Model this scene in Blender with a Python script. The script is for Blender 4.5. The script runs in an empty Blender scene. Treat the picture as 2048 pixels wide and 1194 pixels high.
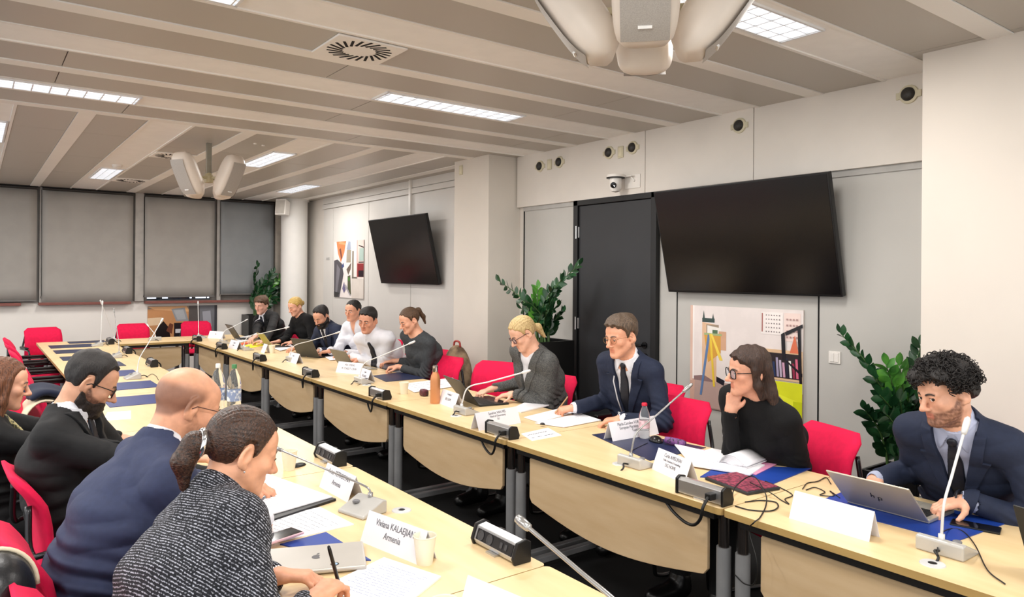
import bpy, bmesh, math, random
import numpy as np
from mathutils import Vector, Matrix
PI = math.pi
rnd = random.Random(7)
SC = bpy.context.scene
COL = SC.collection
# ------------------------------------------------------------------ camera
FPX, YAW, ROLL, CYP, CAMH = 1445.2, 0.64064, 0.0073415, 550.2, 1.65
_c, _s = math.cos(YAW), math.sin(YAW)
FWD = Vector((_s, _c, 0)); _r = Vector((_c, -_s, 0)); _u = Vector((0, 0, 1))
RT = _r * math.cos(ROLL) + _u * math.sin(ROLL)
UP = _u * math.cos(ROLL) - _r * math.sin(ROLL)
CAMP = Vector((0, 0, CAMH))
def ray(u, v): return FWD + RT * ((u - 1024) / FPX) - UP * ((v - CYP) / FPX)
def at(u, v, **k):
    """photo point (u,v) carried onto the plane x=, y= or z= of the room"""
    d = ray(u, v); (ax, val), = k.items(); i = 'xyz'.index(ax)
    return CAMP + d * ((val - CAMP[i]) / d[i])
cam = bpy.data.cameras.new('camera'); cam.sensor_width = 36; cam.lens = FPX * 36 / 2048
cam.shift_y = -(597 - CYP) / 2048; cam.clip_start = 0.05
camo = bpy.data.objects.new('camera', cam); COL.objects.link(camo)
m = Matrix((RT, UP, -FWD)).transposed().to_4x4(); m.translation = CAMP; camo.matrix_world = m
SC.camera = camo
SC.view_settings.view_transform = 'Standard'; SC.view_settings.look = 'None'
SC.view_settings.gamma = 1; SC.view_settings.use_curve_mapping = False
# ------------------------------------------------------------------ materials
MATS = {}
def _bsdf(name):
    m = bpy.data.materials.new(name); m.use_nodes = True
    nt = m.node_tree; b = nt.nodes['Principled BSDF']; return m, nt, b
def lin(h):
    if isinstance(h, str):
        c = [int(h[i:i + 2], 16) / 255 for i in (0, 2, 4)]
        return tuple(x / 12.92 if x <= .04045 else ((x + .055) / 1.055) ** 2.4 for x in c) + (1,)
    return tuple(h) + ((1,) if len(h) == 3 else ())
def mat(name, col, rough=.5, metal=0, var=.06, vs=8, bump=0, bs=60, coords='Object', alpha=1, trans=0, emit=0, ior=1.45, scale3=None, sheen=0, col2=None, vmin=.4, vmax=.6, spec=None, coat=0):
    """principled material with procedural colour variation and bump"""
    if name in MATS: return MATS[name]
    m, nt, b = _bsdf(name); N = nt.nodes.new; L = nt.links.new; c = lin(col)
    b.inputs['Roughness'].default_value = rough; b.inputs['Metallic'].default_value = metal
    b.inputs['IOR'].default_value = ior
    if spec is not None: b.inputs['Specular IOR Level'].default_value = spec
    if coat: b.inputs['Coat Weight'].default_value = coat
    if trans: b.inputs['Transmission Weight'].default_value = trans
    if alpha < 1: b.inputs['Alpha'].default_value = alpha
    if sheen: b.inputs['Sheen Weight'].default_value = sheen; b.inputs['Sheen Roughness'].default_value = .5
    if emit: b.inputs['Emission Color'].default_value = c; b.inputs['Emission Strength'].default_value = emit
    tc = N('ShaderNodeTexCoord'); mp = N('ShaderNodeMapping'); L(tc.outputs[coords], mp.inputs['Vector'])
    if scale3: mp.inputs['Scale'].default_value = scale3
    if var or col2:
        n = N('ShaderNodeTexNoise'); n.inputs['Scale'].default_value = vs; n.inputs['Detail'].default_value = 4
        L(mp.outputs[0], n.inputs['Vector'])
        r = N('ShaderNodeValToRGB'); L(n.outputs['Fac'], r.inputs['Fac'])
        d = lin(col2) if col2 else tuple(x * (1 - var) for x in c[:3]) + (1,)
        e = c if col2 else tuple(min(1, x * (1 + var)) for x in c[:3]) + (1,)
        r.color_ramp.elements[0].position = vmin; r.color_ramp.elements[1].position = vmax
        r.color_ramp.elements[0].color = d; r.color_ramp.elements[1].color = e
        L(r.outputs[0], b.inputs['Base Color'])
    else: b.inputs['Base Color'].default_value = c
    if bump:
        n = N('ShaderNodeTexNoise'); n.inputs['Scale'].default_value = bs; n.inputs['Detail'].default_value = 3
        L(mp.outputs[0], n.inputs['Vector'])
        u = N('ShaderNodeBump'); u.inputs['Strength'].default_value = bump; u.inputs['Distance'].default_value = .01
        L(n.outputs['Fac'], u.inputs['Height']); L(u.outputs[0], b.inputs['Normal'])
    MATS[name] = m; return m
# ------------------------------------------------------------------ object helpers
def link(o, parent=None):
    COL.objects.link(o)
    if parent: o.parent = parent
    return o
def obj(name, bm, m, parent=None, smooth=False, bevel=0, seg=2, sub=0, auto=None):
    if isinstance(bm, bmesh.types.BMesh):
        me = bpy.data.meshes.new(name); bmesh.ops.recalc_face_normals(bm, faces=bm.faces); bm.to_mesh(me); bm.free()
    else: me = bm
    for x in (m if isinstance(m, (list, tuple)) else [m]): me.materials.append(x)
    o = bpy.data.objects.new(name, me)
    if smooth or auto: me.polygons.foreach_set('use_smooth', [True] * len(me.polygons))
    if auto: me.set_sharp_from_angle(angle=math.radians(auto))
    link(o, parent)
    if bevel:
        b = o.modifiers.new('bevel', 'BEVEL'); b.width = bevel; b.segments = seg; b.limit_method = 'ANGLE'; b.angle_limit = math.radians(35)
        b.harden_normals = False
    if sub: s = o.modifiers.new('sub', 'SUBSURF'); s.levels = s.render_levels = sub
    return o
def tag(o, label=None, cat=None, group=None, kind=None):
    if label: o['label'] = label
    if cat: o['category'] = cat
    if group: o['group'] = group
    if kind: o['kind'] = kind
    return o
def thing(name, label, cat, loc=(0, 0, 0), rz=0, group=None, parent=None):
    o = bpy.data.objects.new(name, None); o.empty_display_size = .05
    o.location = loc; o.rotation_euler = (0, 0, rz); link(o)
    return tag(o, label, cat, group)
def struct(name, bm, m, **k): o = obj(name, bm, m, **k); o['kind'] = 'structure'; return o
def copy_tree(o, loc=None, rz=None, label=None, group=None, parent=None):
    c = o.copy(); COL.objects.link(c)
    if parent is not None: c.parent = parent
    for ch in list(o.children): copy_tree(ch, parent=c)
    if loc is not None: c.location = loc
    if rz is not None: c.rotation_euler = (0, 0, rz)
    if label: c['label'] = label
    if group: c['group'] = group
    return c
def B(): return bmesh.new()
def box(bm, x0, x1, y0, y1, z0, z1, M=None, mi=0):
    vs = [bm.verts.new(Vector((x, y, z)) if M is None else M @ Vector((x, y, z))) for x in (x0, x1) for y in (y0, y1) for z in (z0, z1)]
    for f in ((0, 1, 3, 2), (4, 6, 7, 5), (0, 4, 5, 1), (2, 3, 7, 6), (0, 2, 6, 4), (1, 5, 7, 3)):
        q = bm.faces.new([vs[i] for i in f]); q.material_index = mi
    return bm
def lathe(bm, prof, n=24, M=None, mi=0, cap=True):
    rings = []
    for r, z in prof:
        rings.append([bm.verts.new((M or Matrix()) @ Vector((r * math.cos(2 * PI * k / n), r * math.sin(2 * PI * k / n), z))) for k in range(n)])
    for a, b in zip(rings, rings[1:]):
        for k in range(n):
            f = bm.faces.new((a[k], a[(k + 1) % n], b[(k + 1) % n], b[k])); f.material_index = mi
    if cap:
        for r in (rings[0], rings[-1]):
            f = bm.faces.new(r); f.material_index = mi
    return bm
def cyl(bm, r, z0, z1, n=20, M=None, mi=0): return lathe(bm, [(r, z0), (r, z1)], n, M, mi)
def tube(bm, pts, r, n=8, mi=0, closed=False):
    """tube along points; r may be one radius or one per point"""
    pts = [Vector(p) for p in pts]; k = len(pts)
    rs = r if isinstance(r, (list, tuple)) else [r] * k
    rings = []; up = None
    for i, p in enumerate(pts):
        if closed: t = (pts[(i + 1) % k] - pts[i - 1])
        else: t = (pts[min(i + 1, k - 1)] - pts[max(i - 1, 0)])
        if t.length < 1e-9: t = Vector((0, 0, 1))
        t.normalize()
        if up is None: up = Vector((0, 0, 1)) if abs(t.z) < .9 else Vector((1, 0, 0))
        a = t.cross(up)
        if a.length < 1e-6: a = t.orthogonal()
        a.normalize(); b = a.cross(t).normalized(); up = b
        rings.append([bm.verts.new(p + (a * math.cos(2 * PI * j / n) + b * math.sin(2 * PI * j / n)) * rs[i]) for j in range(n)])
    it = list(zip(rings, rings[1:])) + ([(rings[-1], rings[0])] if closed else [])
    for a, b in it:
        for j in range(n):
            f = bm.faces.new((a[j], a[(j + 1) % n], b[(j + 1) % n], b[j])); f.material_index = mi; f.smooth = True
    if not closed:
        for q in (rings[0], rings[-1]):
            f = bm.faces.new(q); f.material_index = mi
    return bm
def bez(ctrl, n=12):
    """Catmull-Rom through control points"""
    c = [Vector(p) for p in ctrl]; c = [c[0] * 2 - c[1]] + c + [c[-1] * 2 - c[-2]]; out = []
    for i in range(1, len(c) - 2):
        for k in range(n):
            t = k / n; p0, p1, p2, p3 = c[i - 1:i + 3]
            out.append(.5 * ((2 * p1) + (p2 - p0) * t + (2 * p0 - 5 * p1 + 4 * p2 - p3) * t * t + (3 * p1 - p0 - 3 * p2 + p3) * t ** 3))
    return out + [c[-2]]
def poly(bm, pts, y0, y1, M=None, mi=0):
    """prism: 2-D outline (x,z) between y0 and y1"""
    M = M or Matrix()
    a = [bm.verts.new(M @ Vector((x, y0, z))) for x, z in pts]; b = [bm.verts.new(M @ Vector((x, y1, z))) for x, z in pts]
    n = len(pts)
    for f in [a, b[::-1]] + [(a[i], b[i], b[(i + 1) % n], a[(i + 1) % n]) for i in range(n)]:
        q = bm.faces.new(f); q.material_index = mi
    return bm
def rrect(w, h, r, n=5, x0=0, z0=0):
    o = []
    for cx, cz, a0 in ((w / 2 - r, h / 2 - r, 0), (-w / 2 + r, h / 2 - r, 90), (-w / 2 + r, -h / 2 + r, 180), (w / 2 - r, -h / 2 + r, 270)):
        for k in range(n + 1):
            a = math.radians(a0 + 90 * k / n); o.append((x0 + cx + r * math.cos(a), z0 + cz + r * math.sin(a)))
    return o
def MT(loc=(0, 0, 0), rz=0, rx=0, ry=0, s=1):
    return Matrix.Translation(loc) @ Matrix.Rotation(rz, 4, 'Z') @ Matrix.Rotation(ry, 4, 'Y') @ Matrix.Rotation(rx, 4, 'X') @ Matrix.Scale(s, 4)
def text(name, s, size, m, parent, M, sx=1, align='CENTER', ext=.0004, spacing=1):
    cu = bpy.data.curves.new(name, 'FONT'); cu.body = s; cu.size = size; cu.align_x = align; cu.align_y = 'CENTER'
    cu.extrude = ext; cu.resolution_u = 2; cu.space_character = spacing
    c0 = bpy.data.objects.new(name, cu); me = bpy.data.meshes.new_from_object(c0); bpy.data.objects.remove(c0); bpy.data.curves.remove(cu)
    me.materials.clear(); me.materials.append(m); o = bpy.data.objects.new(name, me); link(o, parent)
    o.matrix_local = M @ Matrix.Diagonal((sx, 1, 1, 1)); return o
# ------------------------------------------------------------------ the room
H, WX, FY = 2.90, 4.65, 12.60          # ceiling height, right wall, far wall
LX, BY = -3.9, -3.4                    # left wall, wall behind
CX, CY1 = 4.20, 1.85                   # pilaster face near the camera on the right wall
M_wall = mat('wall_paint', 'd9d3cb', .6, var=.02, vs=3, bump=.05, bs=250)
M_wallg = mat('wall_panel_grey', 'bab8b3', .5, var=.02, vs=2)
M_white = mat('white_plastic', 'e6e2dc', .35, var=.02)
M_black = mat('black_plastic', '0c0c0d', .4, var=.1)
M_dark = mat('dark_gap', '050505', .8, var=0)
M_alu = mat('aluminium', 'c6c7c8', .28, metal=.85, var=.03)
M_chrome = mat('chrome', 'd8d8da', .15, metal=1, var=0)
M_beam = mat('ceiling_white', 'f4f1eb', .5, var=.015, vs=2)
def m_perf():
    m, nt, b = _bsdf('perforated_metal'); N = nt.nodes.new; L = nt.links.new
    tc = N('ShaderNodeTexCoord'); v = N('ShaderNodeTexVoronoi'); v.inputs['Scale'].default_value = 95; v.inputs['Randomness'].default_value = 0
    L(tc.outputs['Object'], v.inputs['Vector']); r = N('ShaderNodeValToRGB'); L(v.outputs['Distance'], r.inputs[0])
    r.color_ramp.elements[0].position = .28; r.color_ramp.elements[1].position = .36
    r.color_ramp.elements[0].color = (.10, .095, .085, 1); r.color_ramp.elements[1].color = lin('bab4aa')
    L(r.outputs[0], b.inputs['Base Color']); b.inputs['Roughness'].default_value = .38; return m
M_perf = m_perf()
def m_floor():
    m = mat('carpet_black', '0b0b0d', .95, var=.3, vs=300, bump=.3, bs=500); return m
struct('floor', box(B(), LX - .1, WX + .1, BY - .1, FY + .1, -.06, 0), m_floor())
# --- right wall: grey panels below a projecting white fascia, black double door, far part white panels
bm = B(); box(bm, WX, WX + .1, BY, FY, 0, H); struct('wall_right', bm, M_wall)
bm = B()      # grey wall panels, 1.24 m wide with open dark joints
for y0, y1 in ((1.86, 2.697), (2.707, 3.934), (3.944, 4.13), (5.175, 5.99)): box(bm, WX - .022, WX, y0, y1, .02, 2.36)
struct('wall_right_panels', bm, M_wallg, bevel=.002)
bm = B(); box(bm, WX - .024, WX - .001, 2.697, 2.707, .02, 2.36); box(bm, WX - .024, WX - .001, 3.934, 3.944, .02, 2.36); box(bm, WX - .03, WX, 5.99, 6.0, 0, 2.36); struct('trim_1', bm, M_dark)
bm = B()
for y0, y1 in ((1.86, 3.197), (3.203, 4.266), (4.272, 6.08)): box(bm, WX - .06, WX, y0, y1, 2.36, H)
struct('trim_2', bm, M_wall, bevel=.003)                  # fascia above
bm = B(); box(bm, WX - .035, WX, 1.86, 4.13, 2.318, 2.36); box(bm, WX - .035, WX, 5.175, 6.0, 2.318, 2.36); struct('trim_3', bm, mat('rail_grey', 'a9a7a3', .4))
M_fp = mat('white_wall_panel', 'd3d0cb', .42, var=.02, vs=2)
bm = B(); ys = [6.78, 8.45, 9.72, 11.03, 11.42]
for a, b_ in zip(ys, ys[1:]): box(bm, WX - .02, WX, a + .006, b_ - .006, .02, 2.70)
box(bm, WX - .035, WX, 6.78, 11.45, 2.71, 2.78); box(bm, WX - .02, WX, 6.78, 11.45, 2.79, H)
struct('wall_right_far_panels', bm, M_fp, bevel=.002)
# pilaster near the camera and square column halfway
bm = B(); box(bm, CX, WX, BY, CY1, 0, H); struct('wall_pilaster', bm, mat('pilaster_paint', 'd8d0c6', .6, var=.015, vs=2))
bm = B(); box(bm, 4.24, WX, 6.10, 6.76, 0, H); struct('column_square', bm, mat('column_paint', 'd6cfc5', .6, var=.02, vs=2), bevel=.004)
bm = B(); cyl(bm, .215, 0, H, 40, MT((4.33, 11.95, 0))); lathe(bm, [(.24, 2.86), (.24, 2.9)], 40, MT((4.33, 11.95, 0))); struct('column_round', bm, mat('column_white', 'dedcd8', .5, var=.01), auto=40)
# --- door
bm = B(); box(bm, WX - .07, WX, 4.13, 4.19, 0, 2.36); box(bm, WX - .07, WX, 5.115, 5.175, 0, 2.36); box(bm, WX - .07, WX, 4.13, 5.175, 2.31, 2.36)
df = struct('door_1', bm, mat('door_frame_black', '0e0e10', .45), bevel=.004)
bm = B(); box(bm, WX - .05, WX - .005, 4.193, 5.112, .005, 2.307); obj('door_leaf', bm, mat('door_anthracite', '2a2b2e', .5, var=.05, vs=2), df, bevel=.003)
bm = B()
for z in (2.06, 1.2, .3): cyl(bm, .012, z - .06, z + .06, 12, MT((WX - .062, 5.135, 0))); box(bm, WX - .062, WX - .05, 5.10, 5.135, z - .05, z + .05)
obj('hinge', bm, M_alu, df)
bm = B(); cyl(bm, .028, 0, .012, 20, MT((WX - .05, 4.265, 1.06), ry=-PI / 2)); tube(bm, [(WX - .06, 4.265, 1.06), (WX - .105, 4.265, 1.06), (WX - .108, 4.29, 1.06), (WX - .108, 4.40, 1.06)], .010, 10)
cyl(bm, .026, 0, .010, 20, MT((WX - .05, 4.255, .965), ry=-PI / 2)); box(bm, WX - .064, WX - .058, 4.243, 4.267, .95, .985)
obj('door_handle', bm, mat('handle_black', '08080a', .25), df, auto=40)
# --- far wall, roller blinds, sill
bm = B(); box(bm, LX, WX, FY, FY + .1, 0, 1.16); box(bm, LX, WX, FY + .02, FY + .1, 1.16, H); struct('wall_far', bm, mat('far_wall_paint', 'e6e2dc', .6, var=.02, vs=2))
M_sill = mat('sill_redwood', '7d4a42', .45, var=.12, vs=12, scale3=(1, 8, 8))
bm = B(); 
for k, (x0, x1) in enumerate(((-3.8, -1.0), (-.95, .55), (.76, 1.96), (2.16, 3.24), (3.24, 4.20))): box(bm, x0, x1, FY - .13, FY + .02, 1.16, 1.20)
struct('window_sill', bm, M_sill, bevel=.004)
bm = B(); box(bm, -3.9, 4.20, FY - .01, FY + .02, 1.20, H); struct('window_1', bm, mat('window_frame', '6d6a66', .4))
bm = B(); box(bm, 2.2, 3.14, FY - .016, FY - .008, 1.215, 1.27); obj('window_pane', bm, mat('window_glass_night', '2c3b4a', .05, spec=.8, var=.3, vs=6), bpy.data.objects['window_1'])
bm = B()
for x0, x1 in ((2.2, 2.33), (2.42, 2.50), (2.83, 2.86), (2.92, 3.08), (3.1, 3.13)): box(bm, x0, x1, FY - .018, FY - .015, 1.235, 1.262)
obj('window_daylight_gap', bm, mat('outside_light', 'dfeaff', .5, emit=1.5, var=0), bpy.data.objects['window_1'])
bm = B()
for x0, x1 in ((2.02, 2.145), (3.24, 3.30)): box(bm, x0, x1, FY - .06, FY, 1.2, H)
box(bm, .77, .80, FY - .06, FY, 1.2, H); struct('trim_4', bm, mat('mullion', 'a8a49f', .5))
bm = B(); box(bm, 4.20, 4.43, FY - .10, FY + .02, 0, H); box(bm, 4.47, WX, FY - .06, FY + .02, 0, H); struct('trim_5', bm, mat('far_post', 'aea69c', .5))
M_blind = mat('blind_fabric', '9d9994', .85, var=.03, vs=4, bump=.15, bs=400)
M_blind2 = mat('blind_fabric_cool', '888b8d', .85, var=.03, vs=4, bump=.15, bs=400)
def blind(x0, x1, z0, m, label, dy=0):
    t = thing('roller_blind', label, 'blind', ((x0 + x1) / 2, FY - .09 - dy, 2.86), 0, 'grey roller blinds over the far windows'); w = (x1 - x0) / 2
    bm = B(); n = 14
    g = [[bm.verts.new((-w + 2 * w * i / n, .004 * math.sin(i * 1.7 + j * .8) * (j / 9), -.02 - (2.84 - z0) * j / 9)) for i in range(n + 1)] for j in range(10)]
    for j in range(9):
        for i in range(n): bm.faces.new((g[j][i], g[j][i + 1], g[j + 1][i + 1], g[j + 1][i]))
    o = obj('blind_cloth', bm, m, t, smooth=True); s = o.modifiers.new('solid', 'SOLIDIFY'); s.thickness = .003
    bm = B(); cyl(bm, .022, -w, w, 14, MT((0, .0, -.0), ry=PI / 2)); box(bm, -w - .015, w + .015, -.03, .03, .022, .035); obj('roller_tube', bm, mat('roller_dark', '2c2a29', .5), t, auto=40)
    bm = B(); box(bm, -w, w, -.008, .008, z0 - 2.875, z0 - 2.855); obj('hem_bar', bm, mat('hem_grey', '6b6866', .5), t)
    bm = B(); tube(bm, [(-w - .012, -.01, -.02), (-w - .014, -.012, -.8), (-w - .006, -.01, -1.55), (-w - .02, -.01, -1.6)], .003, 5); obj('bead_chain', bm, M_black, t)
    return t
blind(-3.75, -2.35, 1.23, M_blind, 'grey roller blind beyond the left edge of the row')
blind(-2.3, -.9, 1.23, M_blind, 'grey roller blind, second from the left end of the row')
blind(-.84, .735, 1.235, M_blind, 'grey roller blind at the left end, cut by the edge of the view')
blind(.80, 1.985, 1.20, M_blind, 'grey roller blind second from left, pulled right down to the red sill')
blind(2.15, 3.19, 1.27, M_blind, 'grey roller blind with a strip of bright window under its hem')
blind(3.29, 4.17, 1.30, M_blind2, 'narrow dark grey roller blind beside the corner plant')
# --- ceiling slab (the left side and the back of the hall lie outside the photo and are left open)
struct('ceiling', box(B(), LX, WX, BY, FY, H + .002, H + .1), mat('ceiling_slab', 'd8d0c6', .6))
# metal ceiling: white bars and trays with perforated grey planks between
Pn, Pt, Pg, Pw = B(), B(), B(), B()
XS = 1.24
def cstrip(bm, x0, x1, y0, y1, z0, z1): box(bm, x0, x1, y0, y1, z0, z1)
LIGHTS = []
YE = 6.48
k = -6
while True:
    w0 = 3.165 + 1.238 * k
    if w0 > YE - .4: break
    cstrip(Pw, LX, WX, w0, min(w0 + .335, YE), H - .006, H + .001)            # wide white tray
    for e in (w0, w0 + .335): cstrip(Pn, LX, WX, e - .022, e + .0, H - .014, H + .001)
    n0 = w0 + .725; cstrip(Pn, LX, WX, n0, min(n0 + .12, YE), H - .016, H + .001)
    for a, b_ in ((w0 + .335, n0 - .002), (n0 + .122, w0 + 1.238 - .024)):
        if a > YE - .13: continue
        xj = -3.8 + (k % 3) * .5
        while xj < WX:
            x1 = min(xj + 1.86, WX); cstrip(Pg, max(xj, LX) + .003, x1 - .003, a + .002, b_ - .002, H - .010, H + .001); xj += 1.86
    k += 1
k = -4
while True:
    w0 = -.08 + 1.2395 * k
    if w0 > WX: break
    if w0 + .335 < WX and w0 > LX: cstrip(Pw, w0, w0 + .335, YE, FY, H - .006, H + .001); 
    for e in (w0, w0 + .335):
        if LX < e < WX: cstrip(Pn, e - .022, e, YE, FY, H - .014, H + .001)
    n0 = w0 + .725
    if LX < n0 < WX - .12: cstrip(Pn, n0, n0 + .12, YE, FY, H - .016, H + .001)
    for a, b_ in ((w0 + .335, n0 - .002), (n0 + .122, w0 + 1.238 - .024)):
        a, b_ = max(a, LX), min(b_, WX)
        if b_ - a < .03: continue
        yj = YE + (k % 3) * .3 - .6
        while yj < FY:
            y0, y1 = max(yj, YE), min(yj + 1.55, FY)
            if y1 - y0 > .02: cstrip(Pg, a + .002, b_ - .002, y0 + .003, y1 - .003, H - .010, H + .001)
            yj += 1.55
    k += 1
struct('ceiling_bars', Pn, M_beam); struct('ceiling_trays', Pw, mat('ceiling_tray', 'faf8f4', .5, var=.015)); struct('ceiling_planks', Pg, M_perf)
# --- luminaires: recessed louvre lights (tubes behind white cross blades)
M_tube = mat('light_tube', 'f4f8ff', .5, emit=9, var=0)
M_refl = mat('light_reflector', 'eef0f2', .3, metal=.2, var=0)
def make_light(n=12):
    t = thing('ceiling_light', 'x', 'ceiling light'); L2, W2 = .595, .125
    bm = B(); fr = .014
    for a in ((-L2, L2, -W2, -W2 + fr), (-L2, L2, W2 - fr, W2), (-L2, -L2 + fr, -W2, W2), (L2 - fr, L2, -W2, W2)): box(bm, *a, -.018, -.004)
    obj('frame', bm, M_refl, t)
    bm = B(); box(bm, -L2 + fr, L2 - fr, -W2 + fr, W2 - fr, -.0068, -.0062); obj('diffuser', bm, mat('light_diffuser', 'f2f7ff', .5, emit=LIT, var=.2, vs=9), t)
    bm = B()
    for i in range(n): x = -L2 + .03 + (2 * L2 - .06) * i / (n - 1); box(bm, x - .0035, x + .0035, -W2 + fr, W2 - fr, -.0185, -.007)
    for y in (-.045, .045): box(bm, -L2 + fr, L2 - fr, y - .002, y + .002, -.0185, -.007)
    obj('louvre', bm, M_refl, t)
    la = bpy.data.lights.new('lamp', 'AREA'); la.shape = 'RECTANGLE'; la.size = 1.12; la.size_y = .2; la.energy = LE; la.color = (1, .965, .92)
    o = bpy.data.objects.new('lamp', la); link(o, t); o.location = (0, 0, -.022); return t
LIT, LE = .75, 21
lp = make_light(); lsp = []
for k, xs in ((1, (2.845, -2.1)), (0, (.378, -4 + .9)), (2, (.36, -2.9)), (-1, (2.815, -2.1)), (-2, (.378,)), (-3, (2.8, -2.1)), (-4, (.378,)), (-5, (2.6, -2.1))):
    for x in xs: lsp.append((x, 3.165 + 1.238 * k + .165, 0))
for x, y in ((1.333, 10.38), (2.557, 7.94), (3.80, 10.35), (.10, 7.9), (-1.15, 10.4), (-2.4, 7.9), (-3.6, 10.4)): lsp.append((x, y, PI / 2))
LAB = {(2.845, 1): 'long louvred light in the middle of the ceiling, in front of the near swirl vent', (.378, 0): 'louvred light cut by the top edge, left of the near swirl vent', (.36, 2): 'long louvred light at the left edge above the far half of the room',
       (2.815, -1): 'bright louvred light beside the big hanging loudspeaker cluster'}
lab2 = ['small greenish louvred light by the smoke detector', 'louvred light behind the far hanging loudspeakers', 'louvred light nearest the round white column', 'louvred light cut by the left edge over the roller blinds']
i2 = 0
for i, (x, y, rz) in enumerate(lsp):
    c = lp if i == 0 else copy_tree(lp); c.location = (x, y, H); c.rotation_euler = (0, 0, rz); c['group'] = 'recessed louvred ceiling lights'
    kk = round((y - .165 - 3.165) / 1.238)
    if rz: c['label'] = lab2[i2] if i2 < 4 else 'louvred ceiling light outside the left of the view'; i2 += 1
    else: c['label'] = LAB.get((x, kk), 'louvred ceiling light outside the view, behind or left of the camera')
# --- swirl vents
def vent(x, y, s, label):
    t = thing('ceiling_vent', label, 'air vent', (x, y, H), 0, 'square swirl air vents')
    bm = B(); box(bm, -s, s, -s * .94, s * .94, -.022, -.011); obj('vent_plate', bm, M_beam, t, bevel=.002)
    bm = B()
    for k in range(22):
        a = 2 * PI * k / 22; M = Matrix.Rotation(a, 4, 'Z') @ Matrix.Translation((s * .66, 0, 0)) @ Matrix.Rotation(.42, 4, 'Z'); box(bm, -s * .23, s * .23, -.0075, .0075, -.0235, -.0215, M)
    obj('slot', bm, M_dark, t)
vent(1.70, 3.705, .20, 'square swirl air vent in the near part of the ceiling')
vent(1.69, 8.28, .20, 'square swirl air vent above the far hanging loudspeakers')
vent(1.69, 10.85, .20, 'square swirl air vent nearest the roller blinds')
t = thing('smoke_detector', 'round white smoke detector beside the small ceiling light', 'smoke detector', (1.33, 9.45, H - .006))
obj('detector_body', lathe(B(), [(.055, 0), (.055, -.012), (.05, -.03), (.03, -.045), (.0, -.046)], 24), M_white, t, auto=40); obj('detector_vents', lathe(B(), [(.0525, -.014), (.0525, -.022)], 24, cap=False), M_dark, t)
t = thing('spotlight', 'tiny pair of ceiling spotlights behind the far loudspeakers', 'spotlight', (2.15, 7.0, H - .01)); bm = B()
for dx in (0, .09): lathe(bm, [(.016, 0), (.016, -.01), (.0, -.012)], 12, MT((dx, dx * .5, 0)))
obj('spot_glass', bm, M_white, t)
# --- fixtures on the fascia
M_mesh = mat('grille_dark', '2a2724', .5, var=.3, vs=200); M_cream = mat('cream_plastic', 'c9c2a8', .45)
def sensor(y, z, label):
    t = thing('wall_sensor', label, 'wall grille', (WX - .06, y, z), 0, 'round dark grilles along the fascia'); R = Matrix.Rotation(-PI / 2, 4, 'Y')
    obj('ring', lathe(B(), [(.058, 0), (.056, .012), (.042, .016), (.042, .004)], 28, R), M_cream, t, auto=40)
    obj('grille', lathe(B(), [(.043, .004), (.040, .024), (.025, .036), (.0, .038)], 24, R), M_mesh, t, auto=50)
    bm = B(); box(bm, -.012, 0, -.075, .075, -.024, .018); obj('back_plate', bm, M_cream, t, bevel=.003)
for y, z, lb in ((5.69, 2.752, 'round dark wall grille nearest the square column'), (5.39, 2.758, 'round dark wall grille right of the cream plate by the column'), (4.70, 2.76, 'round dark wall grille up left of the dome camera'),
                 (4.41, 2.765, 'round dark wall grille directly above the camera bracket'), (3.32, 2.78, 'round dark wall grille over the middle of the large screen'), (2.10, 2.775, 'round dark wall grille nearest the white pilaster')): sensor(y, z, lb)
for x, y, z, lb, rz in ((WX - .06, 5.54, 2.752, 'cream wall plate between the two grilles by the column', 0), (WX - .06, 4.555, 2.745, 'cream wall plate between the two grilles above the dome camera', 0), (4.24, 6.62, 2.785, 'cream wall plate high on the square column', 0)):
    t = thing('wall_plate', lb, 'wall plate', (x, y, z), rz, 'cream wall plates'); bm = B(); box(bm, -.012, 0, -.032, .032, -.052, .052); obj('cover', bm, M_cream, t, bevel=.004)
    bm = B(); box(bm, -.015, -.012, -.02, .02, -.036, .036); obj('blank_insert', bm, mat('cream_light', 'd6cfb4', .4), t, bevel=.002)
# dome camera on its bracket
t = thing('dome_camera', 'white dome conference camera on a bracket above the black door', 'camera', (WX - .16, 4.52, 2.47))
bm = B(); lathe(bm, [(0, .062), (.075, .062), (.08, .05), (.08, .038)], 32); lathe(bm, [(.052, .03), (.054, .0), (.050, -.06), (.035, -.085), (0, -.092)], 28); obj('housing', bm, M_white, t, auto=40)
obj('band', lathe(B(), [(.081, .038), (.079, .030), (.052, .028)], 32, cap=False), M_black, t)
R = Matrix.Translation((-.045, -.022, -.035)) @ Vector((-1, -.55, 0)).to_track_quat('Z', 'Y').to_matrix().to_4x4()
obj('lens', lathe(B(), [(.026, -.01), (.026, .012), (.02, .018), (0, .015)], 20, R), mat('lens_black', '020203', .08), t)
bm = B(); box(bm, .05, .105, -.14, -.02, .04, .05); box(bm, .092, .100, -.20, -.02, -.06, .06); tube(bm, [(.03, -.05, .045), (.08, -.1, .05), (.09, -.14, .0)], .01, 8); obj('bracket', bm, M_white, t, bevel=.003)
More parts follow.
